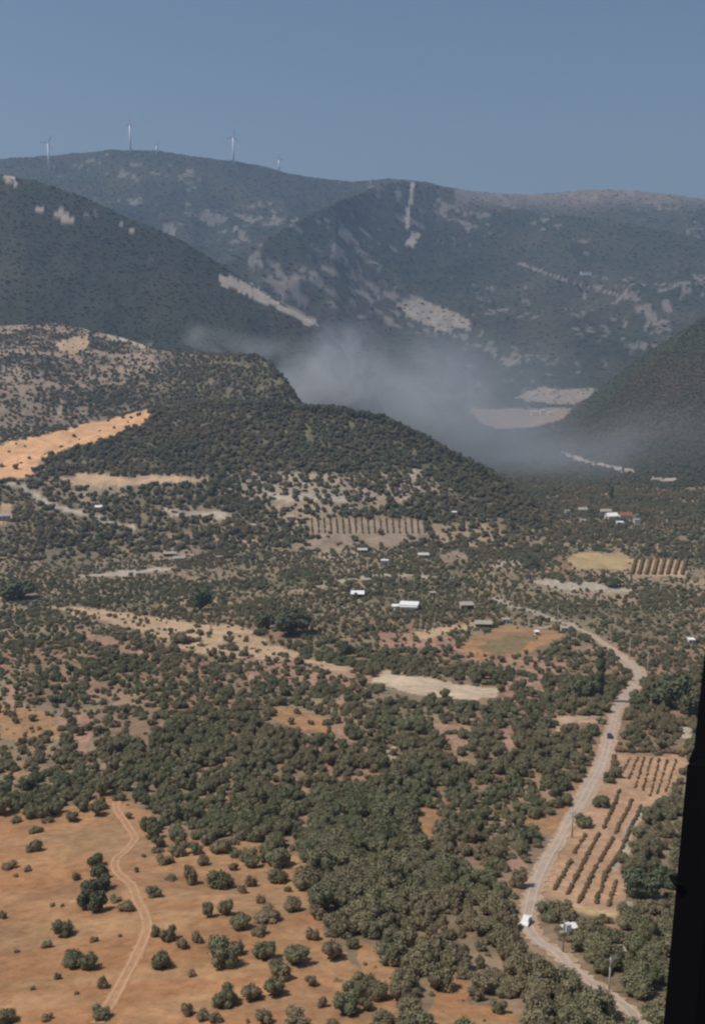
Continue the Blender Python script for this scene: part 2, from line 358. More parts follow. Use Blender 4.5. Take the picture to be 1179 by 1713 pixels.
        cc = np.array(c) * v
        st = sstep(0.45, 0.62, n1[ii])[:, None]
        if c == ORANGE:
            sk = sstep(0.42, 0.62, fbm(x[ii] * 0.28 + y[ii] * 0.1, y[ii] * 1.1 - x[ii] * 0.12, 9, 4, 33.0))[:, None]; cc = cc * (1 - 0.45 * sk) + np.array([0.42, 0.27, 0.145]) * 0.45 * sk
            sk = sstep(0.5, 0.7, fbm(x[ii] * 0.4, y[ii], 17, 4, 37.0))[:, None]; cc = cc * (1 - 0.4 * sk) + np.array([0.27, 0.16, 0.095]) * 0.4 * sk
            cc = cc * (1 - 0.55 * st) + np.array([0.33, 0.215, 0.115]) * 0.55 * st
        col[ii] = cc; dens[ii] = dn
    return col, dens, px, py, d

# ------------------------------------------------------------------ helpers
def tag(o, label=None, cat=None, group=None, kind=None):
    if label: o['label'] = label
    if cat: o['category'] = cat
    if group: o['group'] = group
    if kind: o['kind'] = kind
    return o
def empty(name, loc, rz=0.0, sc=1.0):
    o = bpy.data.objects.new(name, None); C.objects.link(o); o.location = loc; o.rotation_euler = (0, 0, rz)
    o.scale = (sc, sc, sc) if not hasattr(sc, '__len__') else sc
    o.empty_display_size = 0.5
    return o
def mobj(name, data, parent=None):
    o = bpy.data.objects.new(name, data); C.objects.link(o)
    if parent is not None: o.parent = parent
    return o
class MB:
    def __init__(s): s.v = []; s.f = []
    def add(s, v, f):
        n = len(s.v); s.v += [tuple(q) for q in v]; s.f += [tuple(i + n for i in q) for q in f]; return s
    def box(s, x0, x1, y0, y1, z0, z1):
        return s.add([(x0, y0, z0), (x1, y0, z0), (x1, y1, z0), (x0, y1, z0), (x0, y0, z1), (x1, y0, z1), (x1, y1, z1), (x0, y1, z1)],
                     [(0, 3, 2, 1), (4, 5, 6, 7), (0, 1, 5, 4), (1, 2, 6, 5), (2, 3, 7, 6), (3, 0, 4, 7)])
    def tube(s, pts, rad, n=8, cap=True):
        rings = []
        for i, p in enumerate(pts):
            p = Vector(p); a = Vector(pts[max(i - 1, 0)]); b = Vector(pts[min(i + 1, len(pts) - 1)])
            t = (b - a).normalized(); u = t.cross(Vector((0, 1, 0.01)) if abs(t.z) > 0.7 else Vector((0, 0, 1))).normalized(); v = t.cross(u)
            r = rad if not hasattr(rad, '__len__') else rad[i]
            rings.append([p + (u * math.cos(2 * math.pi * k / n) + v * math.sin(2 * math.pi * k / n)) * r for k in range(n)])
        vs = [q for rg in rings for q in rg]
        fs = [(i * n + k, i * n + (k + 1) % n, (i + 1) * n + (k + 1) % n, (i + 1) * n + k) for i in range(len(pts) - 1) for k in range(n)]
        if cap: fs += [tuple(range(n))[::-1], tuple((len(pts) - 1) * n + k for k in range(n))]
        return s.add(vs, fs)
    def mesh(s, name, mat, smooth=False):
        me = bpy.data.meshes.new(name); me.from_pydata(s.v, [], s.f); me.update()
        if mat: me.materials.append(mat)
        if smooth: me.polygons.foreach_set('use_smooth', [True] * len(me.polygons))
        return me
    def build(s, name, mat, parent=None, smooth=False):
        return mobj(name, s.mesh(name, mat, smooth), parent)

def material(name, col, rough=0.85, noise=0.0, scale=2.0, col2=None, bump=0.0, spec=0.3, metal=0.0):
    m = bpy.data.materials.new(name); m.use_nodes = True; t = m.node_tree; b = t.nodes['Principled BSDF']
    b.inputs['Roughness'].default_value = rough; b.inputs['Specular IOR Level'].default_value = spec; b.inputs['Metallic'].default_value = metal
    b.inputs['Base Color'].default_value = (*col, 1)
    if noise > 0 or col2:
        tc = t.nodes.new('ShaderNodeTexCoord'); n = t.nodes.new('ShaderNodeTexNoise'); n.inputs['Scale'].default_value = scale; n.inputs['Detail'].default_value = 6
        t.links.new(tc.outputs['Object'], n.inputs['Vector'])
        r = t.nodes.new('ShaderNodeMapRange'); r.inputs['From Min'].default_value = 0.35; r.inputs['From Max'].default_value = 0.65
        t.links.new(n.outputs['Fac'], r.inputs['Value'])
        mx = t.nodes.new('ShaderNodeMix'); mx.data_type = 'RGBA'
        c2 = col2 or tuple(c * (1 - noise) for c in col)
        mx.inputs[6].default_value = (*col, 1); mx.inputs[7].default_value = (*c2, 1)
        t.links.new(r.outputs[0], mx.inputs[0]); t.links.new(mx.outputs[2], b.inputs['Base Color'])
        if bump:
            bp = t.nodes.new('ShaderNodeBump'); bp.inputs['Strength'].default_value = bump
            t.links.new(n.outputs['Fac'], bp.inputs['Height']); t.links.new(bp.outputs[0], b.inputs['Normal'])
    return m

# ground: colour from the land-use attribute, broken up by fine procedural noise
def ground_material():
    m = bpy.data.materials.new('ground_soil'); m.use_nodes = True; t = m.node_tree; b = t.nodes['Principled BSDF']
    b.inputs['Roughness'].default_value = 0.95; b.inputs['Specular IOR Level'].default_value = 0.1
    at_ = t.nodes.new('ShaderNodeAttribute'); at_.attribute_name = 'land'
    geo = t.nodes.new('ShaderNodeNewGeometry')
    def noise(scale, detail=5, rough=0.6, dist=0.0):
        n = t.nodes.new('ShaderNodeTexNoise'); n.inputs['Scale'].default_value = scale; n.inputs['Detail'].default_value = detail
        n.inputs['Roughness'].default_value = rough; n.inputs['Distortion'].default_value = dist
        t.links.new(geo.outputs['Position'], n.inputs['Vector']); return n
    def rng(n, a, b_, lo, hi):
        r = t.nodes.new('ShaderNodeMapRange'); r.inputs['From Min'].default_value = a; r.inputs['From Max'].default_value = b_
        r.inputs['To Min'].default_value = lo; r.inputs['To Max'].default_value = hi; t.links.new(n.outputs['Fac'], r.inputs['Value']); return r
    n1 = noise(0.35, 6, 0.65); n2 = noise(0.06, 5, 0.6, 0.4); n3 = noise(1.6, 4)
    v1 = rng(n1, 0.3, 0.7, 0.74, 1.24); v2 = rng(n2, 0.35, 0.65, 0.84, 1.14)
    mul = t.nodes.new('ShaderNodeMath'); mul.operation = 'MULTIPLY'; t.links.new(v1.outputs[0], mul.inputs[0]); t.links.new(v2.outputs[0], mul.inputs[1])
    vm = t.nodes.new('ShaderNodeVectorMath'); vm.operation = 'SCALE'; t.links.new(at_.outputs['Color'], vm.inputs[0]); t.links.new(mul.outputs[0], vm.inputs['Scale'])
    # dry weed patches
    wd = rng(n3, 0.56, 0.68, 0.0, 0.5)
    mx = t.nodes.new('ShaderNodeMix'); mx.data_type = 'RGBA'; mx.blend_type = 'MULTIPLY'; mx.inputs[7].default_value = (0.62, 0.66, 0.6, 1)
    t.links.new(wd.outputs[0], mx.inputs[0]); t.links.new(vm.outputs[0], mx.inputs[6]); t.links.new(mx.outputs[2], b.inputs['Base Color'])
    bp = t.nodes.new('ShaderNodeBump'); bp.inputs['Strength'].default_value = 0.5; bp.inputs['Distance'].default_value = 0.6
    t.links.new(n1.outputs['Fac'], bp.inputs['Height']); t.links.new(bp.outputs[0], b.inputs['Normal'])
    return m

# ------------------------------------------------------------------ ground mesh: a fan of rings, finest in the direction of the valley
rs = np.concatenate([[4, 20, 45, 70], np.exp(np.linspace(math.log(95), math.log(1600), 480)), np.exp(np.linspace(math.log(1606), math.log(6000), 330)), [6200, 6600, 7200, 8200, 9500]])
fine = np.radians(np.linspace(-21, 21, 540))
coarse = np.radians(np.concatenate([np.linspace(21.5, 60, 40), np.linspace(64, 180, 24)]))
azs = np.concatenate([-coarse[::-1][1:], fine, coarse])
R_, A_ = np.meshgrid(rs, azs, indexing='ij')
GX = R_ * np.sin(A_); GY = R_ * np.cos(A_)
GZ = H(GX, GY)
gcol, _, _, _, _ = surface(GX, GY, GZ)
nr, na = GX.shape
verts = np.stack([GX, GY, GZ], -1).reshape(-1, 3)
i0 = (np.arange(nr - 1)[:, None] * na + np.arange(na)[None, :])
i1 = (np.arange(nr - 1)[:, None] * na + (np.arange(na)[None, :] + 1) % na)
faces = np.stack([i0, i0 + na, i1 + na, i1], -1).reshape(-1, 4)
me = bpy.data.meshes.new('ground')
me.vertices.add(len(verts) + 1); allv = np.vstack([verts, [[0, 0, float(H(np.array([0.1]), np.array([0.1]))[0])]]])
me.vertices.foreach_set('co', allv.astype(np.float32).ravel())
centre = len(verts)
tri = np.stack([np.full(na, centre), np.arange(na), (np.arange(na) + 1) % na], -1)
loops = np.concatenate([faces.ravel(), tri.ravel()]).astype(np.int32)
tot = np.concatenate([np.full(len(faces), 4), np.full(len(tri), 3)]).astype(np.int32)
start = np.concatenate([[0], np.cumsum(tot)[:-1]]).astype(np.int32)
me.loops.add(len(loops)); me.loops.foreach_set('vertex_index', loops)
me.polygons.add(len(tot)); me.polygons.foreach_set('loop_start', start); me.polygons.foreach_set('loop_total', tot)
me.update(calc_edges=True); me.validate()
me.polygons.foreach_set('use_smooth', [True] * len(me.polygons))
ca = me.attributes.new('land', 'FLOAT_COLOR', 'POINT')
cc = np.ones((len(allv), 4), np.float32); cc[:-1, :3] = gcol.reshape(-1, 3); cc[-1, :3] = (0.3, 0.2, 0.12)
ca.data.foreach_set('color', cc.ravel())
me.materials.append(ground_material())
ground = mobj('ground', me); tag(ground, 'valley floor, dry fields and scrub covered hills', kind='structure')

# ------------------------------------------------------------------ roads laid on the ground
def resample(P, step):
    P = [Vector((p.x, p.y)) for p in P]; out = []
    n = len(P)
    for i in range(n - 1):
        p0 = P[max(i - 1, 0)]; p1 = P[i]; p2 = P[i + 1]; p3 = P[min(i + 2, n - 1)]
        k = max(2, int((p2 - p1).length / step))
        for j in range(k):
            t = j / k
            out.append(0.5 * ((2 * p1) + (p2 - p0) * t + (2 * p0 - 5 * p1 + 4 * p2 - p3) * t * t + (3 * p1 - p0 - 3 * p2 + p3) * t ** 3))
    out.append(P[-1]); return out
def ribbon(name, pix, width, mat, lift, step=1.2, cross=6, off=0.0, jag=0.0, parent=None, dm=0):
    P = resample([at(a, b, dm) for a, b in pix], step)
    L = []
    for i, p in enumerate(P):
        a = P[max(i - 1, 0)]; b = P[min(i + 1, len(P) - 1)]; t = (b - a).normalized(); nrm = Vector((t.y, -t.x))
        wdt = width if not hasattr(width, '__len__') else float(np.interp(i / (len(P) - 1), np.linspace(0, 1, len(width)), width))
        for k in range(cross + 1):
            u = k / cross - 0.5; j = (random.random() - 0.5) * jag if k in (0, cross) else 0
            q = p + nrm * (u * wdt + off + j); L.append((q.x, q.y))
    A = np.array(L); Z = H(A[:, 0], A[:, 1]) + lift
    v = [(A[i, 0], A[i, 1], Z[i]) for i in range(len(A))]; w1 = cross + 1
    f = [(i * w1 + k, i * w1 + k + 1, (i + 1) * w1 + k + 1, (i + 1) * w1 + k) for i in range(len(P) - 1) for k in range(cross)]
    o = MB().add(v, f).build(name, mat, parent, True)
    return o
def world_material(name, c1, c2, scale, c3=None, rough=0.9):
    m = bpy.data.materials.new(name); m.use_nodes = True; t = m.node_tree; b = t.nodes['Principled BSDF']; b.inputs['Roughness'].default_value = rough
    b.inputs['Specular IOR Level'].default_value = 0.15
    geo = t.nodes.new('ShaderNodeNewGeometry'); n = t.nodes.new('ShaderNodeTexNoise'); n.inputs['Scale'].default_value = scale; n.inputs['Detail'].default_value = 7; n.inputs['Roughness'].default_value = 0.65
    t.links.new(geo.outputs['Position'], n.inputs['Vector'])
    cr = t.nodes.new('ShaderNodeValToRGB'); cr.color_ramp.elements[0].position = 0.38; cr.color_ramp.elements[1].position = 0.62
    cr.color_ramp.elements[0].color = (*c1, 1); cr.color_ramp.elements[1].color = (*c2, 1)
    t.links.new(n.outputs['Fac'], cr.inputs[0]); t.links.new(cr.outputs[0], b.inputs['Base Color'])
    return m
M_verge = world_material('road_verge_dirt', (0.40, 0.26, 0.175), (0.50, 0.37, 0.26), 0.25)
M_road = world_material('worn_asphalt', (0.37, 0.285, 0.225), (0.47, 0.37, 0.29), 0.22)
M_rut = world_material('rut_dust', (0.45, 0.26, 0.14), (0.52, 0.325, 0.185), 0.5)
M_mid = world_material('track_dirt', (0.36, 0.20, 0.11), (0.45, 0.26, 0.145), 0.4)
wv = [3.5, 4, 4.5, 5, 5.5, 6.5, 9, 8, 6.5, 7, 7.5, 6.5, 5.5, 5.2, 5.5, 6.2, 6.8, 6.2, 4.6, 3.6, 4, 4.4, 3.8, 3.2, 3, 3]
tag(ribbon('road_verge', ROAD_PTS, [a * 1.0 + 0.6 for a in wv], M_verge, 0.10, 0.9, 8, 0, 1.5), kind='structure')
tag(ribbon('road', ROAD_PTS, [max(2.2, a * 0.62) for a in wv], M_road, 0.15, 0.9, 6, 0.2, 0.6), kind='structure')
M_lt = world_material('pale_wheel_dust', (0.46, 0.365, 0.285), (0.54, 0.43, 0.335), 0.3)
for o_ in (-0.75, 1.0): tag(ribbon('wheel_track', ROAD_PTS, 0.42, M_lt, 0.19, 0.9, 2, o_, 0.25), kind='structure')
tag(ribbon('side_road', [(1012, 1204), (985, 1200), (955, 1204), (930, 1212)], 5, M_verge, 0.12, 1.5, 5, 0, 0.8), kind='structure')
tag(ribbon('path', TRACK_PTS, 2.8, M_mid, 0.05, 0.7, 6, 0, 0.8), kind='structure')
tag(ribbon('wheel_rut', TRACK_PTS, 0.55, M_rut, 0.09, 0.6, 2, -0.8, 0.15), kind='structure')
tag(ribbon('wheel_rut', TRACK_PTS, 0.55, M_rut, 0.09, 0.6, 2, 0.8, 0.15), kind='structure')

# ------------------------------------------------------------------ vegetation meshes
def leaf_material(name, c1, c2, dryc):
    m = bpy.data.materials.new(name); m.use_nodes = True; t = m.node_tree; b = t.nodes['Principled BSDF']
    b.inputs['Roughness'].default_value = 0.8; b.inputs['Specular IOR Level'].default_value = 0.12
    oi = t.nodes.new('ShaderNodeObjectInfo'); a = t.nodes.new('ShaderNodeAttribute'); a.attribute_type = 'INSTANCER'; a.attribute_name = 'dry'
    geo = t.nodes.new('ShaderNodeNewGeometry'); n = t.nodes.new('ShaderNodeTexNoise'); n.inputs['Scale'].default_value = 1.4; n.inputs['Detail'].default_value = 3
    t.links.new(geo.outputs['Position'], n.inputs['Vector'])
    ad = t.nodes.new('ShaderNodeMath'); ad.operation = 'MULTIPLY_ADD'; ad.inputs[1].default_value = 0.6; t.links.new(oi.outputs['Random'], ad.inputs[0])
    sb = t.nodes.new('ShaderNodeMath'); sb.operation = 'MULTIPLY_ADD'; sb.inputs[1].default_value = 1.6; sb.inputs[2].default_value = -0.6; t.links.new(n.outputs['Fac'], sb.inputs[0]); t.links.new(sb.outputs[0], ad.inputs[2])
    m1 = t.nodes.new('ShaderNodeMix'); m1.data_type = 'RGBA'; m1.inputs[6].default_value = (*c1, 1); m1.inputs[7].default_value = (*c2, 1); t.links.new(ad.outputs[0], m1.inputs[0])
    m2 = t.nodes.new('ShaderNodeMix'); m2.data_type = 'RGBA'; m2.inputs[7].default_value = (*dryc, 1); t.links.new(a.outputs['Fac'], m2.inputs[0]); t.links.new(m1.outputs[2], m2.inputs[6])
    t.links.new(m2.outputs[2], b.inputs['Base Color'])
    return m
M_olive = leaf_material('olive_leaves', (0.092, 0.102, 0.052), (0.215, 0.212, 0.122), (0.27, 0.19, 0.12))
M_pine = leaf_material('pine_needles', (0.078, 0.092, 0.052), (0.135, 0.145, 0.085), (0.19, 0.14, 0.08))
M_scrub = leaf_material('scrub_leaves', (0.088, 0.097, 0.058), (0.118, 0.124, 0.076), (0.14, 0.11, 0.07))
M_bark = material('bark', (0.13, 0.10, 0.075), 0.95, 0.5, 6)

def ico(sub):
    import bmesh
    bm = bmesh.new(); bmesh.ops.create_icosphere(bm, subdivisions=sub, radius=1.0)
    v = np.array([q.co[:] for q in bm.verts]); f = [tuple(x.index for x in q.verts) for q in bm.faces]; bm.free(); return v, f
ICO2, ICO1 = ico(2), ico(1)
def crown_mesh(name, seed, mat, lobes, leaves, leaf, shape='round', core=None):
    """crown of unit radius standing on z=0: lumpy lobes with leaf sprays standing off them"""
    r = np.random.default_rng(seed); mb = MB()
    L = []
    if shape == 'round':
        L.append((0, 0, 0.60, 0.52))
        for i in range(lobes):
            a = r.random() * 6.283; rr = 0.30 + 0.36 * r.random(); zz = 0.36 + 0.66 * r.random()
            L.append((rr * math.cos(a), rr * math.sin(a), zz, 0.30 + 0.20 * r.random()))
    elif shape == 'bush':
        for i in range(lobes):
            a = r.random() * 6.283; rr = 0.66 * r.random() ** 0.6; L.append((rr * math.cos(a), rr * math.sin(a), 0.18 + 0.34 * r.random(), 0.34 + 0.2 * r.random()))
    elif shape == 'cone':
        for i in range(lobes):
            h = (i + 0.5) / lobes; a = i * 2.4 + r.random(); w_ = (1 - h) ** 0.8
            L.append((0.34 * w_ * math.cos(a), 0.34 * w_ * math.sin(a), 0.3 + 2.5 * h, 0.16 + 0.50 * w_))
    elif shape == 'column':
        for i in range(lobes):
            h = (i + 0.5) / lobes; a = i * 2.4; w_ = math.sin(math.pi * (0.12 + 0.8 * h)) ** 0.5
            L.append((0.25 * w_ * math.cos(a), 0.25 * w_ * math.sin(a), 0.3 + 5.2 * h, 0.3 + 0.5 * w_))
    cv, cf = core or ICO2
    tot = sum(q[3] ** 2 for q in L)
    for (x, y, z, q) in L:
        ph = r.random(6) * 6.28
        dsp = 1 + 0.16 * np.sin(cv[:, 0] * 4 + ph[0]) * np.sin(cv[:, 1] * 5 + ph[1]) + 0.14 * np.sin(cv[:, 2] * 6 + ph[2]) + 0.12 * (r.random(len(cv)) - 0.5)
        v = cv * (q * 0.80 * dsp)[:, None] + np.array([x, y, z]); v[:, 2] = np.maximum(v[:, 2], 0.03)
        mb.add(v.tolist(), cf)
        k = int(leaves * q * q / tot)
        for _ in range(k):
            n = r.normal(size=3); n /= np.linalg.norm(n)
            if n[2] < -0.35: n[2] = -n[2]
            p = np.array([x, y, z]) + n * q * (0.74 + 0.46 * r.random() ** 1.3)
            if p[2] < 0.05: continue
            n2 = n + r.normal(size=3) * 0.6; n2 /= np.linalg.norm(n2)
            u = np.cross(n2, r.normal(size=3)); u /= np.linalg.norm(u); w_ = np.cross(n2, u)
            s = leaf * (0.6 + 0.8 * r.random())
            mb.add([p - u * s - w_ * s * 0.5, p + u * s * 0.9 - w_ * s * 0.6, p + u * s * 0.7 + w_ * s * 0.6, p - u * s * 0.6 + w_ * s * 0.5], [(0, 1, 2, 3)])
    return mb.mesh(name, mat, True)
def trunk_mesh(name, seed, h=0.75, r0=0.09, limbs=4, tall=False):
    r = random.Random(seed); mb = MB()
    k = (r.random() - 0.5) * 0.2
    mb.tube([(0, 0, -0.15), (k * 0.3, 0, h * 0.3), (k, 0.04, h * 0.62), (k * 1.2, 0.02, h)], [r0 * 1.3, r0, r0 * 0.8, r0 * 0.45], 7)
    for i in range(limbs):
        a = i * 6.283 / limbs + r.random(); z0 = h * (0.35 + 0.3 * r.random()); l = 0.5
        mb.tube([(k * 0.7, 0.02, z0), (k + math.cos(a) * l * 0.5, math.sin(a) * l * 0.5, z0 + 0.22), (k + math.cos(a) * l, math.sin(a) * l, z0 + 0.36)], [r0 * 0.55, r0 * 0.4, r0 * 0.2], 5)
    return mb.mesh(name, M_bark, True)
OLIVE = [crown_mesh('crown', 10 + i, M_olive, 9 + i % 3, 1500, 0.062) for i in range(6)]
OTRUNK = [trunk_mesh('trunk', 40 + i) for i in range(3)]
BUSH = [crown_mesh('crown', 60 + i, M_olive, 6 + i % 2, 700, 0.075, 'bush') for i in range(4)]
BTRUNK = [trunk_mesh('stem', 70 + i, 0.4, 0.05, 3) for i in range(2)]
PINE = [crown_mesh('crown', 80 + i, M_pine, 9, 1100, 0.075, 'round') for i in range(3)]
CONE = [crown_mesh('crown', 90 + i, M_pine, 9, 1500, 0.075, 'cone') for i in range(2)]
COLU = [crown_mesh('crown', 95, M_pine, 11, 700, 0.09, 'column')]
LOWC = [crown_mesh('crown', 110 + i, M_scrub, 6, 160, 0.12, 'round', ICO1) for i in range(3)]
KIND = {'olive_tree': (OLIVE, OTRUNK, 'trunk', 'olive tree'), 'shrub': (BUSH, BTRUNK, 'stem', 'shrub'), 'pine_tree': (PINE, OTRUNK, 'trunk', 'pine tree'),
        'cypress_tree': (CONE, OTRUNK, 'trunk', 'conifer'), 'poplar_tree': (COLU, OTRUNK, 'trunk', 'poplar'), 'small_pine': (LOWC, OTRUNK, 'trunk', 'pine tree')}
def tree(kind, x, y, z, rad, hz=1.0, dry=0.0, label=None, group=None, rz=None, cat=None):
    crowns, trunks, tn, kcat = KIND[kind]
    t = empty('pine_tree' if kind == 'small_pine' else kind, (x, y, z), random.random() * 6.28 if rz is None else rz)
    c = mobj('crown', random.choice(crowns), t); c.scale = (rad, rad, rad * hz); c.location = (0, 0, -0.08 * rad * hz if kind == 'olive_tree' else 0); c['dry'] = float(dry)
    k = mobj(tn, random.choice(trunks), t); k.scale = (rad, rad, rad * hz)
    tag(t, label, cat or kcat, group)
    return t, c
taken = []                                                       # (x, y, radius) of everything placed by hand
def place_tree(kind, px, cy, wpx, hpx, dry, label, group=None, dm=0, cat=None):
    fac = {'olive_tree': 1.0, 'shrub': 1.0, 'pine_tree': 1.0, 'cypress_tree': 1.0, 'poplar_tree': 1.0}[kind]
    g = at(px, cy + hpx * 0.42, dm); d = dist(g); rad = 0.5 * wpx * d / FPX * 1.02
    if kind in ('cypress_tree', 'poplar_tree'):
        hz = (hpx * d / FPX) / ({'cypress_tree': 3.0, 'poplar_tree': 5.9}[kind] * rad) * 1.05
    else:
        hz = min(1.7, max(0.62, hpx / wpx * (1.0 if kind != 'shrub' else 1.25)))
    # the foot is nearer the middle of the crown than its lower rim
    x, y = g.x * (1 + rad * 0.35 / d), g.y * (1 + rad * 0.35 / d)
    z = float(H(np.array([x]), np.array([y]))[0])
    taken.append((x, y, rad))
    return tree(kind, x, y, z, rad, hz, dry, label, group, cat=cat)

